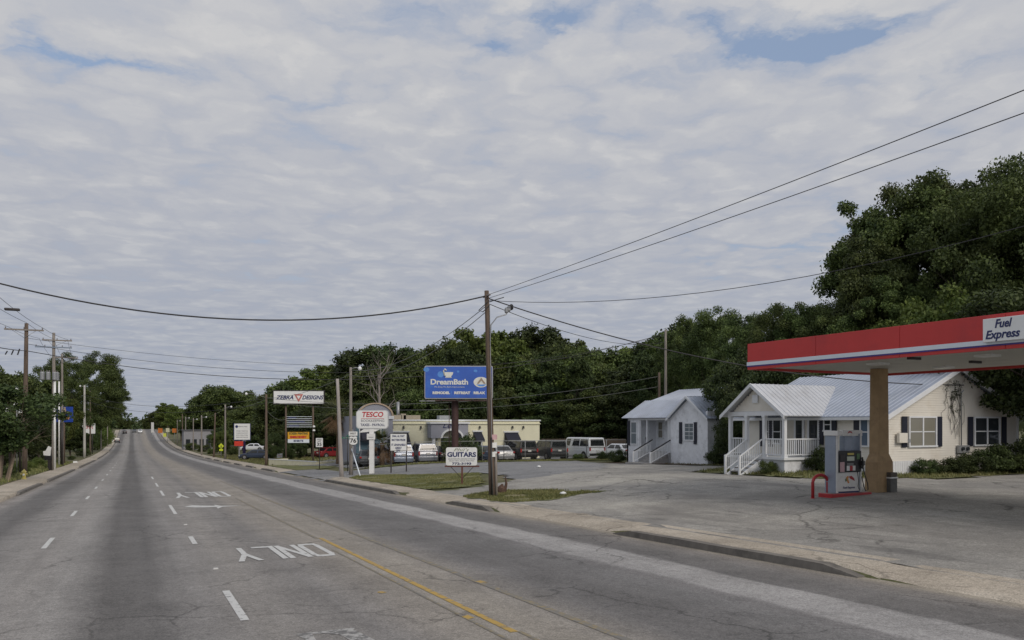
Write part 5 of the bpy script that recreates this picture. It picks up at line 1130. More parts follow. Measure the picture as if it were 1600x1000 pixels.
# directory sign with red box
t, p, k = sign_base('directory_sign', 'square white list sign with blue emblem and a red box hanging below it', 375, 718.5)
box('post', GALV, (-1*k, 0, 28*k), (1.6*k, 1.6*k, 58*k), t); box('cabinet', NAVY, (3.5*k, 0, 43.5*k), (26*k, .3, 26.5*k), t); box('sign_face', SIGNW, (4*k, -.17, 44*k), (24.5*k, .04, 25*k), t); box('red_panel', mat('red_lit_panel', (.62, .05, .03), .5), (-1.5*k, -.1, 25.5*k), (13.5*k, .2, 7.5*k), t, bevel=.01)
MB().prism([((-4.5+2.2*math.cos(a*.524))*k, (52+2.2*math.sin(a*.524))*k) for a in range(12)], 'y', -.2, -.191).build('emblem', NAVY, t)
text('MEDICAL PARK', 2.4*k, (5*k, -.2, 52*k), t, GREYL, width=14*k)
for i, s in enumerate(('FAMILY DENTAL', 'CARDIOLOGY', 'EYE CENTER', 'PEDIATRICS')): text(s, 2.2*k, (4*k, -.2, (45-3.3*i)*k), t, GREYL, width=18*k)
pp = spot(381.5, 714); t = thing('purple_post', 'stout navy purple post behind the white list sign', 'post', tuple(pp)); box('post', mat('navy_purple', (.05, .035, .12), .6), (0, 0, 1.3), (.45, .45, 3.0), t); box('cap', SIGNW, (0, 0, 2.85), (.5, .5, .1), t)
t, p, k = sign_base('pedestrian_sign', 'yellow-green diamond pedestrian warning sign with small plate below', 345.5, 716)
tube('post', GALV, [(0, .04, -.2), (0, .04, 24*k)], .04, t, 8); YG_ = mat('fluorescent_yellow_green', (.62, .72, .04), .5, .03, 2); MB().prism([(0, 14.5*k), (4.6*k, 19*k), (0, 23.5*k), (-4.6*k, 19*k)], 'y', -.01, .01).build('diamond', YG_, t); box('plate', YG_, (0, 0, 13*k), (6*k, .02, 3*k), t)
wk = MB(); wk.prism([(-.3*k, 17*k), (.3*k, 17*k), (1.0*k, 15.8*k), (1.4*k, 16*k), (.6*k, 18.5*k), (.5*k, 20.3*k), (-.5*k, 20.3*k), (-.6*k, 18*k), (-1.3*k, 16*k), (-.9*k, 15.8*k)], 'y', -.02, -.011); wk.build('walker_print', BLK, t)
# small red and white yard sign
t, p, k = sign_base('yard_sign', 'small white and red yard sign at the left end of the planter', 437, 716); box('panel', SIGNW, (0, 0, 4*k), (8.5*k, .05, 7*k), t); text('SALE', 3*k, (0, -.03, 4*k), t, SIGNRED, width=6*k)
for x in (-3, 3): box('leg', GALV, (x*k, .04, 1*k), (.04, .04, 4*k), t)
# far signs
for (px, yb_, z0, z1, hw, col, lab, nm) in ((250.5, 690, 669, 676.5, 3.4, (.55, .17, .03), 'left one of two orange roadside signs near the crest', 'orange_sign'), (272.5, 692, 669.5, 676, 3.2, (.55, .17, .03), 'right one of two orange roadside signs near the crest', 'orange_sign'),
    (262, 692, 669, 675, 2.6, (.6, .6, .42), 'pale cream square sign between the two orange signs', 'square_sign'), (257.5, 690, 677, 682.5, 2.2, (.62, .68, .1), 'small yellow sign below the orange signs', 'yellow_sign'), (238.3, 685, 660, 676, 2.0, (.6, .6, .58), 'tall narrow white pylon sign beside the crest', 'pylon_sign')):
    t, p, k = sign_base(nm, lab, px, yb_); zz = p.z; zc2 = (EYE-zz)/k+662
    tube('post', GALV, [(0, 0, -.2), (0, 0, (zc2-z1)*k)], .08, t, 6); box('panel', mat(nm+'_face', col, .5), (0, 0, (zc2-(z0+z1)/2)*k), (2*hw*k, .2, (z1-z0)*k), t)
# left side signs
p = spot(104, 729); p = gnd(-12.5, p.y+3); k = depth(p)/FPX; zc2 = (EYE-p.z)/k+662
def px_of(p): return 800+FPX*(p.x*CT-p.y*ST)/depth(p)
p = gnd(spot(100, 727).x-1.2, spot(100, 727).y+6)
t = thing('blue_roadside_sign', 'blue square roadside sign with a cream and orange figure behind the riser pole', 'sign', tuple(p), -math.asin(ST)); k = depth(p)/FPX; zc2 = (EYE-p.z)/k+662; ox = 99.5-px_of(p)
tube('post', WOODP, [(ox*k, .1, -.2), (ox*k, .1, (zc2-636)*k)], .12, t, 8); box('panel', mat('royal_blue_panel', (.03, .08, .42), .5), (ox*k, 0, (zc2-647.5)*k), (28.5*k, .12, 24*k), t)
FIG = mat('cream_figure_print', (.6, .48, .36), .5); FIO = mat('orange_figure_print', (.62, .3, .12), .5)
for x, y, w_, h_, m in ((2, 643, 5, 11, FIG), (-6, 654, 6, 6, FIO), (6, 653, 8, 6, FIO), (1, 651, 7, 5, FIG), (2, 637.5, 3, 3, FIG)): MB().prism([((ox+x+w_/2*math.cos(a*.785))*k, (zc2-y+h_/2*math.sin(a*.785))*k) for a in range(8)], 'y', -.08, -.061).build('figure_print', m, t)
p = spot(136, 709); p = gnd(p.x-2.5, p.y); t = thing('white_roadside_sign', 'wide white roadside sign with dark and red marks behind the pale pole', 'sign', tuple(p), -math.asin(ST)); k = depth(p)/FPX; zc2 = (EYE-p.z)/k+662; ox = 135-px_of(p)
for x in (-9, 9): tube('post', DKMET, [((ox+x)*k, .1, -.2), ((ox+x)*k, .1, (zc2-662)*k)], .1, t, 8)
box('panel', SIGNW, (ox*k, 0, (zc2-669)*k), (27*k, .2, 17*k), t); text('OPEN', 8*k, ((ox+4)*k, -.12, (zc2-668)*k), t, SIGNRED, width=13*k)
p = spot(22, 742); p = gnd(-17, p.y+6); t = thing('roof_sign', 'low white sign board with two small lamps above the left trees', 'sign', tuple(p), -math.asin(ST)); k = depth(p)/FPX; zc2 = (EYE-p.z)/k+662; ox = 22-px_of(p)
for x in (-8, 8): tube('post', DKMET, [((ox+x)*k, .1, -.2), ((ox+x)*k, .1, (zc2-632)*k)], .09, t, 8)
box('panel', SIGNW, (ox*k, 0, (zc2-630.5)*k), (20*k, .2, 5*k), t)
for x in (-11, 11): MB().lathe([(.02, .25), (.18, .1), (.2, -.2), (.02, -.3)], ((ox+x)*k, 0, (zc2-642)*k), 8).build('globe_lamp', SIGNW, t)
tube('lamp_post', GALV, [((ox+1)*k, .3, 0), ((ox+1)*k, .3, (zc2-609)*k)], .06, t, 6); MB().lathe([(.02, .25), (.2, .1), (.2, -.1), (.02, -.25)], ((ox)*k, .3, (zc2-608)*k), 8).build('globe_lamp', SIGNW, t)
for px_, yb2, w_, h_, lab, nm in ((117.5, 724, 6, 2.6, 'small white box lying on the left verge grass', 'white_box'), (176, 690, 2.5, 4, 'tiny white roadside marker board far on the left', 'marker_board')):
    p = spot(px_, yb2); k = depth(p)/FPX; t = thing(nm, lab, 'box' if 'box' in nm else 'sign', tuple(p)); box('body', SIGNW, (0, 0, h_*k/2+.05), (w_*k, .4, h_*k), t, bevel=.02); box('top_panel', STRIPE, (0, 0, h_*k+.06), (w_*k*.9, .3, .03), t)
# mailbox with white banner on the verge
p = spot(78, 735); p = gnd(p.x, p.y); k = depth(p)/FPX; t = thing('mailbox_post', 'white tilted banner over a dark mailbox post on the left verge', 'mailbox', tuple(p), -math.asin(ST))
box('post', DKMET, (0, 0, .45), (.28, .28, 1.2), t); box('mailbox', BLK, (-.1, 0, 1.25), (.75, .3, .4), t, bevel=.05); MB().prism([(-.6, 1.5), (.05, 1.45), (.15, 2.3), (-.15, 2.4), (-.4, 1.95), (-.65, 1.9)], 'y', -.05, .02).build('banner', SIGNW, t)
# hydrant 
p = spot(37.5, 749); t = thing('fire_hydrant', 'pale yellow fire hydrant at the foot of the nearest left pole', 'hydrant', (p.x, p.y, p.z)); HY = mat('hydrant_yellow', (.58, .50, .16), .5, .1, 3); k = 1.0
MB().lathe([(.20*k, 0), (.20*k, .05*k), (.13*k, .07*k), (.13*k, .5*k), (.17*k, .52*k), (.17*k, .56*k), (.13*k, .62*k), (.05*k, .70*k), (.04*k, .76*k)], n=14).build('barrel', HY, t)
for s in (-1, 1): MB().tube([(s*.12*k, 0, .4*k), (s*.22*k, 0, .4*k)], .055*k, 8).build('nozzle_cap', HY, t)
MB().tube([(0, -.12*k, .36*k), (0, -.24*k, .36*k)], .075*k, 10).build('nozzle_cap', SIGNW, t)
# brown stump beside the corner pole
p = spot(786, 772); t = thing('tree_stump', 'small broken red-brown stump in the weeds right of the corner pole', 'stump', (p.x, p.y+.3, p.z))
b = MB(); b.tube([(0, 0, -.05), (.05, 0, .25), (.12, .02, .42)], [.26, .2, .05], 9); b.build('stump', MULCH, t); MB().tube([(.2, 0, .05), (.3, 0, .45), (.26, 0, .75)], [.09, .06, .02], 7).build('broken_shoot', MULCH, t)
MB().tube([(-.1, -.1, .1), (-.3, -.15, .3)], [.08, .04], 7).build('broken_shoot', MULCH, t)
# litter on the mound
for x, y, lab in ((880, 774, 'scrap of white litter on the grass mound'), (842, 731, 'white plastic bag by the fence foot near the dark cars')):
    p = spot(x, y); o = MB().lathe([(.05, 0), (.16, .04), (.12, .1), (.03, .13)], (0, 0, 0), 7).build('litter', SIGNW, smooth=True); o.location = p+Vector((0, 0, .03)); tag(o, lab, 'litter')

# ------------------------------------------------------------------ vehicles
TYRE = mat('tyre_rubber', (.02, .02, .02), .85, .1, 5); RIM = mat('alloy_rim', (.35, .35, .36), .35, .1, 4, metal=.6); CHR = mat('chrome_trim', (.45, .45, .46), .25, .05, 3, metal=.8); TAIL = mat('tail_lamp_red', (.35, .02, .02), .25, .1, 3); HEAD = mat('head_lamp', (.55, .56, .58), .2, .05, 3); PLATE = mat('number_plate', (.6, .6, .58), .5)
def paint(name, c): return mat(name, c, .28, .03, 1, metal=.2, coat=.5)
PROFILES = {   # (y from rear -> front as fraction, body-top z, roof z) ; cabin given by 4 points
 'sedan': dict(L=4.7, W=1.8, H=1.45, belt=.93, tail=.95, hood=.85, cab=(.10, .24, .60, .76), gc=.22),
 'suv': dict(L=4.7, W=1.86, H=1.78, belt=1.12, tail=1.1, hood=1.05, cab=(.01, .05, .62, .76), gc=.28),
 'minivan': dict(L=4.9, W=1.92, H=1.75, belt=1.06, tail=1.06, hood=.98, cab=(.01, .06, .66, .86), gc=.2),
 'van': dict(L=5.6, W=2.0, H=2.15, belt=1.25, tail=1.25, hood=1.15, cab=(.0, .03, .76, .86), gc=.25),
 'bigsuv': dict(L=5.2, W=2.0, H=1.92, belt=1.22, tail=1.2, hood=1.16, cab=(.01, .04, .62, .73), gc=.32)}
def car(kind, pm, label, loc, heading, name='parked_car', cat='car', group=None, raised=False):
    """heading: direction of the nose, radians anticlockwise from +X"""
    P = PROFILES[kind]; L_, W_, H_, bz = P['L'], P['W'], P['H'], P['belt']; gc = P['gc']
    t = thing(name, label, cat, loc, heading, group)
    hw = W_/2; x0 = -L_/2
    # stations along the length: x, half width factor, top height
    st = [(0, .88, P['tail']-.28), (.012, .94, P['tail']-.06), (.04, .97, P['tail']), (.15, 1, bz), (.35, 1, bz), (.55, 1, bz), (P['cab'][3], 1, bz-.02), (.88, .975, P['hood']-.02), (.96, .93, P['hood']-.12), (.992, .86, P['hood']-.26), (1, .82, P['hood']-.36)]
    rings = []
    for f, wf, top in st:
        x = x0+f*L_; w = hw*wf; rings.append([(x, -w*.93, gc), (x, -w, gc+.16), (x, -w*1.0, gc+(top-gc)*.62), (x, -w*.965, top-.05), (x, -w*.88, top), (x, 0, top+.025), (x, w*.88, top), (x, w*.965, top-.05), (x, w, gc+(top-gc)*.62), (x, w, gc+.16), (x, w*.93, gc)])
    V = [q for r in rings for q in r]; n = 11; F = []
    for i in range(len(rings)-1):
        for j in range(n): F.append((i*n+j, i*n+(j+1) % n, (i+1)*n+(j+1) % n, (i+1)*n+j))
    F += [tuple(range(n)), tuple((len(rings)-1)*n+j for j in range(n-1, -1, -1))]
    MB().add(V, F).build('body', pm, t, smooth=False, bevel=.02)
    a, b_, c_, d_ = P['cab']; rw = hw*.76 if kind != 'van' else hw*.86; bw = hw*.955
    X = lambda f: x0+f*L_; zb0 = bz-.02
    V = [(X(a), -bw, zb0), (X(d_), -bw, zb0-.01), (X(d_), bw, zb0-.01), (X(a), bw, zb0), (X(b_), -rw, H_-.04), (X(c_), -rw, H_-.05), (X(c_), rw, H_-.05), (X(b_), rw, H_-.04), (X(b_+.03), -rw*.85, H_), (X(c_-.04), -rw*.85, H_), (X(c_-.04), rw*.85, H_), (X(b_+.03), rw*.85, H_)]
    F = [(0, 1, 5, 4), (2, 3, 7, 6), (1, 2, 6, 5), (3, 0, 4, 7), (4, 5, 9, 8), (6, 7, 11, 10), (5, 6, 10, 9), (7, 4, 8, 11), (8, 9, 10, 11), (3, 2, 1, 0)]
    MB().add(V, F).build('cabin', pm, t, bevel=.03)
    def panel(name, q, m, off=.012):
        q = [Vector(p) for p in q]; nr = (q[1]-q[0]).cross(q[3]-q[0]).normalized(); cc = sum(q, Vector())/4
        if nr.dot(cc-Vector((0, 0, H_*.6))) < 0: nr = -nr
        q = [p+nr*off for p in q]; return MB().slab(q, .008).build(name, m, t)
    def S(side, f, tt):   # point on cabin side: f along, tt 0 belt..1 roof
        lo = Vector((X(a+(d_-a)*f), side*bw, zb0)); hi = Vector((X(b_+(c_-b_)*f), side*rw, H_-.045)); return lo.lerp(hi, tt)
    splits = {'sedan': ((.10, .44), (.50, .90)), 'suv': ((.05, .30), (.33, .60), (.64, .92)), 'minivan': ((.05, .34), (.37, .62), (.66, .90)), 'van': ((.05, .36), (.39, .66), (.76, .95)), 'bigsuv': ((.05, .32), (.35, .61), (.65, .92))}[kind]
    for s in (-1, 1):
        for f0, f1 in splits: panel('side_window', [S(s, f0, .10), S(s, f1, .10), S(s, f1-.01, .86), S(s, f0+.01, .86)], CGLASS)
    def E(f, w_, z): return (X(f), w_, z)
    def endp(fa, fb, name, t0=.10, t1=.88, k=.88):
        lo = lambda s: Vector((X(fa), s*bw*k, zb0)); hi = lambda s: Vector((X(fb), s*rw*k, H_-.045))
        panel(name, [lo(-1).lerp(hi(-1), t0), lo(1).lerp(hi(1), t0), lo(1).lerp(hi(1), t1), lo(-1).lerp(hi(-1), t1)], CGLASS)
    endp(d_, c_, 'windscreen'); endp(a, b_, 'rear_window', .14, .86, .84)
    r = .33 if kind in ('sedan', 'minivan') else .38
    for f in (.175, .815):
        for s in (-1, 1):
            MB().tube([(X(f), s*(hw-.28), r), (X(f), s*(hw+.004), r)], r+.07, 20).build('wheel_arch', BLK, t)
            w_ = MB().tube([(X(f), s*(hw-.22), r), (X(f), s*(hw+.012), r)], r, 20).build('wheel', TYRE, t, bevel=.015)
            MB().tube([(X(f), s*(hw+.0), r), (X(f), s*(hw+.022), r)], r*.62, 14).build('rim', RIM, w_)
    zt = P['tail']; tl = .34 if kind in ('suv', 'minivan', 'van', 'bigsuv') else .16
    for s in (-1, 1):
        box('tail_lamp', TAIL, (x0+.02, s*(hw*.86), zt-.13-(tl-.16)/2), (.09, .18 if tl < .3 else .14, tl), t, bevel=.01); box('head_lamp', HEAD, (-x0-.085, s*(hw*.74), P['hood']-.30), (.14, .34, .16), t, bevel=.02)
        box('mirror', pm, (X(d_-.06), s*(hw+.07), bz+.07), (.1, .16, .13), t, bevel=.02)
    BM = BLK if kind in ('van', 'bigsuv') else pm
    box('rear_bumper', BM, (x0-.02, 0, gc+.27), (.16, W_*.93, .22), t, bevel=.04); box('front_bumper', BM, (-x0+.0, 0, gc+.24), (.18, W_*.88, .22), t, bevel=.04)
    box('number_plate', PLATE, (x0-.045 if zt > 1.05 else x0-.02, 0, gc+.62 if zt > 1.05 else gc+.5), (.06, .34, .16), t); box('grille', BLK, (-x0-.03, 0, P['hood']-.34), (.1, W_*.45, .14), t, bevel=.01)
    return t
CARG = 'cars parked before the yellow building'
def carat(px, ybase, v, kind, pm, label, hd=90, **k):
    """placed by picture column on the row at road distance v"""
    u = onv(px, v); p = gnd(u, v); return car(kind, pm, label, (p.x, p.y, p.z+.015), math.radians(hd), **k)
SILV = paint('silver_paint', (.24, .26, .30)); SILB = paint('pale_blue_silver_paint', (.24, .28, .36)); BLKP = paint('black_car_paint', (.012, .012, .015)); DKG = paint('dark_grey_paint', (.06, .065, .07)); NAVP = paint('dark_blue_car_paint', (.03, .045, .08)); WHP = paint('white_car_paint', (.82, .84, .86)); REDC = paint('dull_red_car_paint', (.22, .02, .025)); LGT = paint('light_silver_car_paint', (.34, .35, .36))
carat(575, 0, 72, 'sedan', DKG, 'dark grey sedan parked left of the bookkeeping sign pole', 78, group=CARG)
carat(624, 0, 71.5, 'minivan', SILB, 'pale silver minivan parked below the white letter board', 82, group=CARG)
carat(661, 0, 71.5, 'minivan', SILV, 'silver minivan parked between the letter board and the guitar sign', 82, group=CARG)
carat(691, 0, 72, 'sedan', BLKP, 'black car half hidden behind the left edge of the guitar sign', 84, group=CARG)
carat(745, 0, 71.5, 'sedan', NAVP, 'dark blue sedan between the guitar sign and the corner pole', 100, group=CARG)
carat(778, 0, 71.5, 'sedan', LGT, 'light silver sedan just right of the corner pole', 86, group=CARG)
carat(810, 0, 71.0, 'bigsuv', BLKP, 'big black off-road vehicle, left of the two dark ones', 88, group=CARG)
carat(856, 0, 70.5, 'bigsuv', DKG, 'dark grey off-road vehicle, right of the two dark ones', 88, group=CARG)
carat(909, 0, 70, 'van', WHP, 'tall white van parked before the board fence', 93, group=CARG, name='parked_van', cat='van')
carat(966, 0, 72, 'sedan', WHP, 'white sedan parked beside the corner of the white house', 95, group=CARG)
carat(519, 0, 112, 'sedan', REDC, 'dull red car behind the silver-grey leaning pole', 20, group='cars in the far lots')
p = spot(402, 718); car('sedan', NAVP, 'dark blue sedan parked side-on behind the planter pole', (p.x, p.y+1.5, p.z), math.radians(160), group='cars in the far lots')
p = spot(394, 704); p = gnd(onv(394, 165), 165); car('sedan', WHP, 'white sedan side-on in the lot behind the white list sign', (p.x, p.y, p.z+.8), math.radians(165), group='cars in the far lots')
def road_car(px, py, kind, pm, lab, hd):
    p = spot(px, py); car(kind, pm, lab, (p.x, p.y, RD(p.y)), math.radians(hd), name='driving_car', group='cars driving on the far road')
road_car(183, 691.5, 'suv', DKG, 'dark grey car driving in the leftmost lane far ahead', 90); road_car(195, 677.5, 'sedan', BLKP, 'small dark car near the crest in the left half of the road', 90)
road_car(219, 676.5, 'suv', WHP, 'small white car near the crest in the right half of the road', -90); road_car(210, 675.5, 'sedan', DKG, 'dark car at the crest left of the white one', -90)
# ------------------------------------------------------------------ vegetation
BARK = mat('grey_brown_bark', (.10, .08, .065), .95, .35, 3, .6, stretch=(4, 4, .8)); BARKP = mat('pale_smooth_bark', (.27, .21, .16), .8, .25, 3, .3)
LV = [leaf_mat('oak_leaves', (.026, .043, .013), (.130, .165, .050), .25), leaf_mat('dark_evergreen_leaves', (.020, .035, .013), (.082, .112, .036), .2), leaf_mat('light_leaves', (.055, .085, .020), (.16, .20, .05), .3)]
def make_leaves(cents, rads, n, size, flat_=.8, seed=0, up=.5):
    """cents: (k,3) clump centres, rads: (k,) radii -> leaf quads spread through the outer part of each clump"""
    g = np.random.default_rng(seed); k = len(cents); w = rads**2; w = w/w.sum(); idx = g.choice(k, n, p=w)
    d = g.normal(size=(n, 3)); d /= np.linalg.norm(d, axis=1)[:, None]
    r = rads[idx]*(g.random(n)**.45)*(1+.12*g.normal(size=n)); c = cents[idx]+d*r[:, None]*np.array([1, 1, flat_])
    nr = d*.6+g.normal(size=(n, 3))*.7+np.array([0, 0, up]); nr /= np.linalg.norm(nr, axis=1)[:, None]
    a = np.cross(nr, g.normal(size=(n, 3))); a /= np.linalg.norm(a, axis=1)[:, None]; b = np.cross(nr, a)
    s = size*(.55+.9*g.random(n))[:, None]
    V = np.stack([c-a*s*.5, c+b*s*.30+nr*s*.05, c+a*s*.5, c-b*s*.30+nr*s*.05], 1).reshape(-1, 3)
    return V
def leaf_mesh(name, V, m):
    n = len(V)//4; me = bpy.data.meshes.new(name); me.vertices.add(n*4); me.vertices.foreach_set('co', V.astype(np.float32).ravel())
    me.loops.add(n*4); me.loops.foreach_set('vertex_index', np.arange(n*4, dtype=np.int32)); me.polygons.add(n)
    me.polygons.foreach_set('loop_start', np.arange(0, n*4, 4, dtype=np.int32)); me.polygons.foreach_set('loop_total', np.full(n, 4, dtype=np.int32))
    me.materials.append(m); me.update(calc_edges=True); return me
def limbs(mb, p, d, L_, r, lvl, ends, g, spread=.75, lift=.15):
    pts = [p]; rad = [r]; q = p; dd = d
    for k in range(4):
        dd = (dd+Vector(g.normal(size=3))*.16+Vector((0, 0, lift*.4))).normalized(); q = q+dd*L_/4; pts.append(q); rad.append(r*(1-.16*(k+1)))
    mb.tube(pts, rad, 6 if lvl < 2 else 4, cap=False); ends.append((q, lvl))
    if lvl >= 3: return
    for k in range(3 if lvl else 4):
        i = 2+int(g.integers(0, 3)); nd = (dd+Vector(g.normal(size=3))*spread+Vector((0, 0, lift))).normalized()
        limbs(mb, pts[i], nd, L_*(.55+.2*g.random()), rad[i]*.62, lvl+1, ends, g, spread, lift)
def make_tree(Ht, R, base, n, size, m, seed, shape='round', trunks=1, bark=None, trunk_r=None, clumps=70, cr=(.16, .30)):
    """crown: clumps on a lumpy ellipsoid from height base to Ht, radius R"""
    g = np.random.default_rng(seed); t = bpy.data.objects.new('tree', None); b = MB(); ends = []
    tr = trunk_r or Ht*.017
    for k in range(trunks):
        a = 6.28*k/trunks+g.random(); off = Vector((math.cos(a), math.sin(a), 0))*(0 if trunks == 1 else .25)
        p0 = off+Vector((0, 0, -.3)); lean = Vector((off.x*1.2, off.y*1.2, 0)); hb = base+(Ht-base)*(.78 if shape == 'limbs' else .3)
        p1 = Vector((0, 0, hb))+lean*(hb*.5)
        b.tube([p0, p0.lerp(p1, .12)+Vector((0, 0, .0)), p0.lerp(p1, .55)+Vector(g.normal(size=3))*.15, p1], [tr*1.5, tr, tr*.8, tr*.62], 9, cap=False)
        nl = 15 if shape == 'limbs' else max(3, 7//trunks)
        for j in range(nl):
            a = 6.28*(j*2.4/6.28*1.0+g.random()*.2) if shape == 'limbs' else 6.28*(j+g.random()*.6)/nl; f = .25+.75*j/nl if shape == 'limbs' else .55+.45*g.random(); q = p0.lerp(p1, f)
            limbs(b, q, Vector((math.cos(a), math.sin(a), .55+.5*g.random())).normalized(), R*(.62-.22*f if shape == 'limbs' else .55+.2*g.random()), tr*.42, 1, ends, g)
    me = bpy.data.meshes.new('trunk'); me.from_pydata(b.v, [], b.f); me.materials.append(bark or BARK); me.polygons.foreach_set('use_smooth', [True]*len(me.polygons))
    cents = []; rads = []; hc = (Ht-base)/2; zc = base+hc
    ph = g.random(6)*6.28
    for k in range(clumps):
        u = g.random()*2-1; a = g.random()*6.28; s = math.sqrt(1-u*u); lump = 1+.16*math.sin(3*a+ph[0])*s+.13*math.sin(2.3*a+4*u+ph[1])+.10*math.sin(5*a-3*u+ph[2])
        rr = (.55+.42*g.random()**.5)*lump
        if shape == 'cone': w = (1-u)/2*.9+.15
        elif shape == 'tall': w = .75+.2*s
        elif shape == 'umbrella': w = 1.0 if u > -.2 else .5
        else: w = 1
        cents.append((math.cos(a)*s*R*rr*w if shape != 'cone' else math.cos(a)*R*w*rr*1.1, math.sin(a)*s*R*rr*w if shape != 'cone' else math.sin(a)*R*w*rr*1.1, zc+u*hc*min(rr, 1.0)*.93))
        rads.append(R*(cr[0]+(cr[1]-cr[0])*g.random()))
    if shape == 'limbs':
        cents = [tuple(e[0]) for e in ends if e[1] >= 2]; rads = [R*(cr[0]+(cr[1]-cr[0])*g.random()) for _ in cents]
        Ht = max(c[2]+r*.6 for c, r in zip(cents, rads)); R = sorted(math.hypot(c[0], c[1])+r*.6 for c, r in zip(cents, rads))[int(len(cents)*.93)]
    cents = np.array(cents); rads = np.array(rads); V = make_leaves(cents, rads, n, size, .75, seed)
    cm = leaf_mesh('crown', V, m)
    return dict(H=Ht, R=R, trunk=me, crown=cm)
P_ = {}
P_['oakA'] = make_tree(15, 6.0, 2.8, 30000, .42, LV[0], 11, clumps=80)
P_['oakB'] = make_tree(15, 5.2, 2.5, 30000, .42, LV[0], 23, clumps=95, cr=(.14, .27))
P_['oakC'] = make_tree(15, 4.6, 2.0, 26000, .40, LV[1], 37, 'tall', clumps=80, cr=(.18, .32))
P_['lite'] = make_tree(15, 5.0, 2.5, 28000, .42, LV[2], 41, clumps=85)
P_['pine'] = make_tree(19, 3.4, 8.5, 15000, .38, LV[1], 53, 'tall', clumps=42, cr=(.22, .42))
P_['bigA'] = make_tree(18, 7.5, 3.5, 115000, .205, LV[0], 67, clumps=190, cr=(.085, .19))
P_['bigB'] = make_tree(18, 6.5, 3.0, 95000, .205, LV[0], 71, clumps=160, cr=(.09, .19))
P_['lace'] = make_tree(15, 6.2, 2.2, 85000, .205, LV[0], 131, 'limbs', cr=(.08, .17))
P_['midA'] = make_tree(10, 4.6, .6, 45000, .22, LV[1], 83, clumps=110, cr=(.13, .26))
P_['midB'] = make_tree(10, 4.0, .8, 40000, .22, LV[2], 89, clumps=100, cr=(.13, .26))
P_['over'] = make_tree(9.5, 4.4, 3.1, 52000, .20, LV[1], 141, clumps=120, cr=(.13, .26))
P_['myrtle'] = make_tree(6.5, 3.2, 2.0, 22000, .20, LV[1], 97, 'umbrella', trunks=4, bark=BARKP, trunk_r=.075, clumps=60, cr=(.16, .30))
P_['bush'] = make_tree(2.2, 1.5, -.1, 7000, .13, LV[0], 101, clumps=26, cr=(.28, .45), trunk_r=.03)
P_['bush2'] = make_tree(2.2, 1.5, -.1, 7000, .13, LV[2], 103, clumps=26, cr=(.28, .45), trunk_r=.03)
P_['bush3'] = make_tree(2.2, 1.5, -.1, 7000, .14, LV[1], 107, clumps=22, cr=(.28, .45), trunk_r=.03)
def plant(proto, p, Ht, label, group=None, wid=None, cat=None, rz=None):
    P = P_[proto]; s = Ht/P['H']; sx = min(max((wid/2)/P['R'], s*.8), s*1.35) if wid else s
    sh = proto.startswith('bush'); t = bpy.data.objects.new('shrub' if sh else 'tree', None); COL.objects.link(t); t.location = p; t.rotation_euler.z = random.uniform(0, 6.28) if rz is None else rz; t.scale = (sx, sx, s)
    for nm in ('trunk', 'crown'):
        if sh and nm == 'trunk': continue
        o = bpy.data.objects.new('foliage' if (sh and nm == 'crown') else nm, P[nm]); COL.objects.link(o); o.parent = t
    return tag(t, label, cat or ('shrub' if sh else 'tree'), group)
def tr(proto, px, topy, z, label, wid=None, group=None, base=None):
    """tree standing at camera depth z, its top seen at picture row topy; wid in picture columns"""
    kk = (px-800)/FPX*CT+ST
    if px < 206: z = min(max(z, (-8.8 if proto.startswith('bush') else -10.5)/kk), 560)      # keeps the row clear of sidewalk and road
    elif px < 300: z = min(max(z, 17/kk), 640)
    w = W(px, 662, z); p = gnd(w.x, w.y); Ht = EYE+(662-topy)/FPX*z-p.z
    if wid: wid = wid*z/FPX
    return plant(proto, p, Ht, label, group, wid)
# big trees behind the cream house
BG = 'tall trees behind the cream house'
tr('lace', 1402, 294, 62, 'tall loose-crowned tree whose left branches reach out over the cream house', 200, BG)
tr('bigB', 1445, 264, 66, 'tall tree with a double top right of the loose-crowned one', 190, BG)
tr('bigA', 1510, 258, 62, 'broad dark tree rising above the middle of the red canopy', 200, BG)
tr('bigB', 1555, 262, 60, 'dense tall tree above the fuel sign', 210, BG)
tr('bigA', 1622, 226, 52, 'tallest tree at the right edge of the picture', 180, BG)
tr('lace', 1362, 372, 58, 'lower side tree at the left foot of the tall trees', 135, BG)
tr('bigB', 1380, 430, 56, 'dark understorey tree between the tall trees', 190, BG)
tr('midB', 1500, 408, 50, 'lighter green tree just above the middle of the red canopy', 130, BG)
tr('bigB', 1585, 420, 54, 'dark understorey tree right of the lighter green one', 150, BG)
tr('bigB', 1700, 260, 56, 'tall tree beyond the right edge of the picture', 170, BG); tr('bigA', 1800, 280, 58, 'last tall tree beyond the right edge', 170, BG)
MG = 'trees between and behind the two houses'
for px, ty, z, pr, w_, lab in ((1085, 488, 100, 'bigB', 100, 'tree behind the roof of the white house'), (1130, 478, 90, 'bigA', 100, 'tree left of the long flat-topped tree'), (1185, 472, 66, 'bigB', 120, 'flat-topped dark tree above the porch'),
                               (1235, 468, 62, 'bigA', 120, 'broad dark tree above the left end of the red canopy'), (1290, 458, 60, 'bigB', 110, 'dark tree above the canopy corner'), (1340, 452, 58, 'bigA', 110, 'dark tree over the canopy left of the tall trees')):
    tr(pr, px, ty, z, lab, w_, MG)
tr('midA', 1174, 545, 56, 'dark leafy tree leaning over the right end of the white house', 92, MG)
tr('midA', 1200, 552, 54, 'dark leafy tree behind the porch steps', 85, MG); tr('midA', 1235, 545, 52, 'dark leafy tree behind the cream porch roof', 90, MG)
tr('midA', 1156, 612, 50.0, 'low dark tree right against the white house side wall', 48, MG); tr('midA', 1172, 640, 49, 'dark bush-like tree in the gap between the two houses', 50, MG)
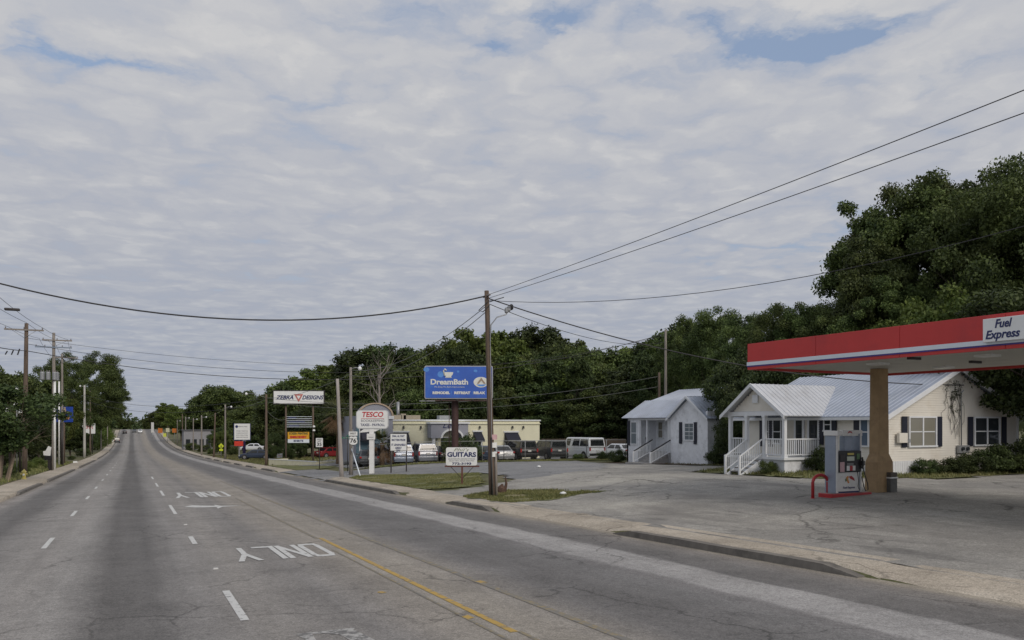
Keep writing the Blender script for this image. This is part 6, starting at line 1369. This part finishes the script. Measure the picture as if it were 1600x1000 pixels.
pv = gnd(41.5, 23.0); plant('over', gnd(40.6, 24.4), 9.2, 'dark leafy tree overhanging the right part of the end wall', MG, 9.0)
plant('midA', gnd(43.6, 22.3), 8.0, 'dark tree at the far right edge beyond the cream house', MG, 6.5)
plant('midA', gnd(47.5, 25), 7.5, 'dark tree beside the rear corner of the cream house', MG, 7)
# forest wall
FG = 'trees of the wood behind the yellow building'
sky_ = [(452, 606), (478, 588), (500, 572), (528, 563), (560, 545), (590, 540), (618, 537), (648, 552), (676, 540), (706, 524), (738, 508), (765, 508), (792, 522), (818, 520), (842, 506), (872, 520), (900, 528), (930, 532), (962, 538), (992, 534), (1018, 528), (1048, 512), (1075, 498)]
ADJ = ['rounded', 'broad', 'slender', 'ragged', 'dense', 'shaggy', 'narrow', 'full', 'uneven', 'bushy']
PLC = lambda px: 'left of the twin-post sign' if px < 430 else 'behind the twin-post sign' if px < 520 else 'behind the bare silver-grey pole' if px < 560 else 'behind the bookkeeping sign' if px < 620 else 'left of the blue billboard' if px < 665 else 'behind the blue billboard' if px < 760 else 'just right of the corner pole' if px < 820 else 'above the dark parked vehicles' if px < 880 else 'above the white van' if px < 945 else 'left of the white house' if px < 1000 else 'behind the white house'
def zfor(px): return 134 if px < 560 else 130 if px < 900 else 124
for i, (px, ty) in enumerate(sky_):
    z = zfor(px)+random.uniform(-5, 5); pr = ['oakA', 'oakB', 'lite', 'oakB', 'oakC', 'oakA', 'oakC', 'lite'][(i*5) % 8]
    if i == 14: pr = 'oakC'
    tr(pr, px, ty, z, '%s skyline tree of the wood %s' % (ADJ[i % 10], PLC(px)), random.uniform(98, 128), FG)
for i in range(26):
    px = 462+i*23+random.uniform(-8, 8); k = 0
    while k < len(sky_)-2 and sky_[k+1][0] < px: k += 1
    (a, ya), (b_, yb2) = sky_[k], sky_[k+1]; top = ya+(yb2-ya)*min(max((px-a)/(b_-a), 0), 1)
    tr(['oakB', 'oakC', 'lite', 'oakA', 'oakC'][i*3 % 5], px, top+random.uniform(28, 52), zfor(px)-9+random.uniform(-3, 3), '%s middle row tree of the wood %s' % (ADJ[(i*3+1) % 10], PLC(px)), random.uniform(88, 112), FG)
for i in range(26):
    px = 470+i*23.5+random.uniform(-8, 8)
    tr(['oakC', 'oakA', 'oakC', 'oakB', 'midA'][i*2 % 5], px, random.uniform(592, 622) if px > 620 else random.uniform(622, 640), zfor(px)-17+random.uniform(-2, 2), '%s low front tree of the wood %s' % (ADJ[(i*7+2) % 10], PLC(px)), random.uniform(72, 90), FG)
for i, (px, ty) in enumerate(((868, 548), (905, 552), (722, 530), (1008, 545))): tr('pine', px, ty, zfor(px)-15, 'tall bare-stemmed pine in the wood '+PLC(px), 44, FG)
# far side of the road ahead, right
RG = 'trees along the right side of the far road'
for px, ty, z, pr, w_, lab in ((262, 628, 330, 'lite', 40, 'bright green tree above the orange signs'), (283, 632, 300, 'lite', 42, 'bright green tree right of the orange signs'), (246, 642, 360, 'oakB', 30, 'dark tree behind the white pylon sign'), (300, 648, 290, 'oakA', 40, 'dark tree behind the distant pale building'),
                               (322, 612, 262, 'oakB', 62, 'left shoulder of the big dark tree group'), (348, 597, 255, 'oakA', 84, 'tallest broad dark tree ahead on the right'), (376, 608, 258, 'oakB', 60, 'dark tree right of the tallest one ahead'), (400, 626, 240, 'oakA', 64, 'dark tree behind the planter pole'), (424, 622, 225, 'oakC', 56, 'dark tree just left of the tall twin-post sign'),
                               (372, 655, 200, 'oakB', 60, 'low dark tree behind the white list sign'), (405, 655, 185, 'oakC', 60, 'low dark tree behind the side-on white sedan'), (440, 650, 175, 'oakA', 66, 'low dark tree behind the legs of the twin-post sign'), (470, 645, 165, 'oakC', 66, 'low dark tree behind the yellow banner'), (505, 640, 155, 'oakB', 62, 'low dark tree behind the speed sign'), (540, 640, 150, 'oakA', 60, 'low dark tree behind the leaning bare pole'),
                               (343, 668, 178, 'midA', 32, 'dark rounded small tree behind the yellow walking sign'), (232, 652, 430, 'oakB', 18, 'small dark tree left of the pylon sign at the crest')):
    tr(pr, px, ty, z, lab, w_, RG)
tr('midB', 347, 668, 150, 'conical green shrub-tree beside the grey lamp pole', 22, RG)
tr('midA', 428, 676, 112, 'dark bushy tree at the planter behind the pole', 26, RG); tr('midA', 452, 690, 108, 'low dark bush behind the yard sign', 22, RG); tr('midA', 471, 688, 110, 'low bush between the legs of the twin-post sign', 16, RG)
for px, ty, z, w_, lab in ((268, 683, 250, 24, 'shrub below the right orange sign'), (282, 688, 235, 20, 'shrub at the foot of the farthest lamp pole'), (300, 692, 215, 24, 'low hedge left before the distant pale building'), (318, 695, 200, 26, 'low hedge right before the distant pale building'), (362, 697, 160, 22, 'low hedge left of the white list sign'), (332, 700, 175, 16, 'low shrub behind the leaning far pole')):
    tr('bush', px, ty, z, lab, w_, 'far roadside shrubs')
# left side
LG = 'trees along the left side of the road'
for px, ty, z, pr, w_, lab in ((134, 546, 185, 'bigA', 128, 'largest round tree on the left, behind the transformer pole'), (98, 560, 150, 'bigB', 96, 'big tree left of the largest round one'), (164, 592, 215, 'lace', 72, 'right arm of the largest left tree reaching over the road'), (20, 576, 100, 'oakA', 100, 'tree at the left edge behind the nearest pole'), (60, 588, 105, 'oakB', 80, 'tree right behind the nearest left pole'),
                               (-15, 570, 92, 'oakB', 80, 'tree cut by the left edge of the picture'), (88, 610, 112, 'lite', 50, 'lighter tree behind the slim riser pole'), (150, 622, 150, 'oakB', 46, 'low tree under the largest round crown'), (110, 655, 104, 'oakC', 50, 'dark low tree below the blue sign'), (132, 660, 110, 'midA', 46, 'dark low tree right of the blue sign'),
                               (75, 660, 96, 'midA', 46, 'dark tree behind the mailbox'), (45, 650, 86, 'midA', 56, 'dark tree right of the pale-barked small tree'), (8, 648, 80, 'midA', 60, 'dark tree behind the pale-barked small tree'), (-30, 640, 75, 'midA', 70, 'dark tree outside the left edge'),
                               (186, 652, 400, 'oakB', 18, 'far tree left of the crest'), (176, 645, 330, 'oakA', 26, 'far tree above the marker board'), (160, 640, 260, 'oakC', 34, 'mid-distance dark tree on the left verge'), (197, 655, 480, 'oakA', 16, 'small far tree right at the crest')):
    tr(pr, px, ty, z, lab, w_, LG)
p = spot(10, 752); plant('myrtle', (p.x-.3, p.y+1, p.z), 6.6, 'small pale-barked multi-stemmed tree at the left edge of the sidewalk', LG, 8.0, rz=.4)
for px, ty, z, w_, pr, lab in ((150, 676, 118, 30, 'bush2', 'bright green shrub by the pale grey pole'), (158, 668, 150, 22, 'bush2', 'green shrub behind the pale grey pole'), (60, 716, 74, 34, 'bush2', 'low green shrub left of the mailbox'), (35, 718, 70, 30, 'bush2', 'low green shrub behind the hydrant'), (88, 718, 84, 24, 'bush2', 'low green shrub right of the mailbox'), (112, 712, 95, 34, 'bush', 'low shrub behind the white box'), (130, 700, 108, 30, 'bush', 'shrub left of the pale grey pole'), (10, 728, 64, 30, 'bush', 'shrub under the pale-barked tree'), (168, 686, 190, 14, 'bush2', 'far shrub left of the road before the marker board')):
    tr(pr, px, ty, z, lab, w_, 'shrubs on the left verge')
# shrubs at the houses and lots
for u, v, h, w_, pr, lab in ((33.2, 25.4, .75, 1.5, 'bush3', 'low shrub between picket fence and end wall window'), (34.6, 25.2, .8, 1.8, 'bush3', 'low shrub below the end wall window'), (36.0, 25.0, .95, 1.7, 'bush3', 'low shrub below the electric meter'), (37.4, 24.9, 1.3, 2.0, 'bush3', 'shrub right of the electric meter'), (38.9, 24.7, 1.6, 2.4, 'bush3', 'large shrub below the right window'), (40.6, 24.3, 1.5, 2.6, 'bush3', 'large shrub at the right corner of the house'), (42.6, 23.8, 1.4, 2.6, 'bush3', 'last shrub at the right edge'),
                             (28.7, 30.6, .65, 1.0, 'bush', 'tiny shrub at the porch corner near the steps'), (31.0, 29.3, 1.3, 1.3, 'bush3', 'shrub between porch and pump'), (36.9, 43.9, 1.5, 1.8, 'bush3', 'dark shrub at the right corner of the white house'), (38.5, 43.5, 1.2, 2.2, 'bush3', 'dark shrub along the side of the white house'), (36.2, 55.9, 1.15, 1.1, 'bush3', 'dark shrub at the left end of the white house')):
    plant(pr, gnd(u, v), h, lab, 'shrubs round the two houses', w_)
for px, v, h, w_, pr, lab in ((706, 70, 2.3, 2.6, 'bush', 'shrub behind the left half of the guitar sign'), (728, 70, 2.5, 2.6, 'bush3', 'shrub behind the right half of the guitar sign'), (903, 66.5, .6, 1.5, 'bush', 'weedy shrub before the white van'), (944, 66, .8, 1.2, 'bush3', 'shrub between the white van and the white sedan')):
    plant(pr, gnd(onv(px, v), v), h, lab, 'shrubs along the chain fence', w_)
# far wood on the horizon
g = np.random.default_rng(5); k = 520; a = g.random(k); cu = -420+a*1500; cv = 620+g.random(k)*260; cz = np.array([H(float(u), float(v)) for u, v in zip(cu, cv)])+3+g.random(k)*7
sel = np.abs(cu-3) > 0; V = make_leaves(np.stack([cu, cv, cz], 1), 8+g.random(k)*6, 60000, 3.2, .8, 6)
fo = bpy.data.objects.new('distant_wood', leaf_mesh('distant_wood', V, LV[1])); COL.objects.link(fo); tag(fo, 'distant dark wood closing the horizon beyond the crest', 'wood', None, 'stuff')
k = 260; cu = 60+g.random(k)*260; cv = 20+g.random(k)*330; 
keep = (cu > 62)&(cv > 0); cz = np.array([H(60.0, float(v)) for v in cv])+2+g.random(k)*8; far = (cu+0*cv) > 70
cu = np.where(cv < 130, cu+10, cu)
V = make_leaves(np.stack([cu, cv, cz], 1)[far], (5+g.random(k)*3)[far], 90000, .9, .8, 8)
fo = bpy.data.objects.new('distant_wood', leaf_mesh('distant_wood', V, LV[1])); COL.objects.link(fo); tag(fo, 'deep shaded wood behind the front rows of trees on the right', 'wood', None, 'stuff')
k = 150; cu = -60-g.random(k)*120; cv = 60+g.random(k)*420; cz = np.array([H(-40.0, float(v)) for v in cv])+1+g.random(k)*6
V = make_leaves(np.stack([cu, cv, cz], 1), 5+g.random(k)*3, 50000, .9, .8, 9)
fo = bpy.data.objects.new('distant_wood', leaf_mesh('distant_wood', V, LV[1])); COL.objects.link(fo); tag(fo, 'deep wood behind the trees on the left', 'wood', None, 'stuff')
# bare dead tree in front of the wood
w = W(592, 662, 90); p = gnd(w.x, w.y); t = thing('bare_tree', 'leafless grey tree standing before the wood above the bookkeeping sign', 'tree', tuple(p)); b = MB(); ends = []; g = np.random.default_rng(12)
hh = EYE+(662-585)/FPX*90-p.z; b.tube([(0, 0, -.3), (.1, 0, hh*.5), (0, 0, hh)], [.22, .16, .09], 8)
for j in range(9): a = j*.7+g.random(); limbs(b, Vector((0, 0, hh*(.5+.06*j))), Vector((math.cos(a)*.8, math.sin(a)*.8, .8)).normalized(), 2.8, .07, 1, ends, g, .6, .2)
b.build('trunk', mat('dead_grey_bark', (.22, .19, .17), .9, .2, 3), t)
# palmettos
PALM = leaf_mat('palm_fronds', (.05, .07, .025), (.14, .14, .055), .2); DEADP = leaf_mat('dry_palm_fronds', (.13, .09, .045), (.22, .15, .08), .2)
def palm(p, h, label, r=1.6):
    t = thing('palm_tree', label, 'palm', tuple(p), 0, 'small palms before the yellow building'); g = np.random.default_rng(int(h*10))
    b = MB(); b.tube([(0, 0, -.2), (.05, 0, h*.5), (0, 0, h)], [.24, .2, .22], 10); b.build('trunk', mat('fibrous_palm_trunk', (.16, .11, .07), .95, .3, 6, .5), t)
    for nm, m, n, e0, e1 in (('crown', PALM, 46, -.2, 1.3), ('dry_fronds', DEADP, 30, -1.2, -.3)):
        V = []; F = []
        for k in range(n):
            a = g.random()*6.28; el = e0+(e1-e0)*g.random(); L_ = r*(.8+.4*g.random()); d = Vector((math.cos(a)*math.cos(el), math.sin(a)*math.cos(el), math.sin(el))); c = Vector((0, 0, h))
            s = d.cross(Vector((0, 0, 1))).normalized(); stem = c+d*L_*.45; dr = Vector((0, 0, -L_*.25))
            for q in range(-5, 6):
                dirn = (d+s*q*.19).normalized(); tip = stem+dirn*L_*.6+dr*(.4+abs(q)*.1); o = len(V); w_ = s*.035
                V += [stem-w_, stem+w_, stem.lerp(tip, .6)+w_*.8, tip]; F.append((o, o+1, o+2, o+3))
            o = len(V); V += [c, c+s*.03, stem+s*.03, stem]; F.append((o, o+1, o+2, o+3))
        face_mesh(nm, V, F, m, t)
palm(gnd(onv(597, 70), 70), 2.0, 'small palm with dry lower fronds right of the bookkeeping sign pole', 1.7)
palm(gnd(onv(528, 82), 82), 5.2, 'taller shaggy palm behind the bare silver-grey pole', 2.2)
# vine on the end wall
g = np.random.default_rng(31); t = thing('wall_vine', 'thin dark vine climbing the end wall beside the meter mast', 'vine', (0, 0, 0)); vb = MB(); C_ = []; R_ = []
for k in range(13):
    u = onv(1493+g.normal()*8, V0); z = GZ+1.2; z = 4.5-g.random()*.8; pts = [(u, V0-.05, z)]; 
    for j in range(6): u += g.normal()*.13; z -= .22+.2*g.random(); pts.append((u, V0-.05-.02*g.random(), z))
    vb.tube(pts, .009, 4, cap=False); C_ += [pts[0], pts[2]]; R_ += [.2, .13]
vb.build('stems', DKMET, t); ob = bpy.data.objects.new('leaves', leaf_mesh('leaves', make_leaves(np.array(C_), np.array(R_), 800, .06, .9, 3), LV[1])); COL.objects.link(ob); ob.parent = t
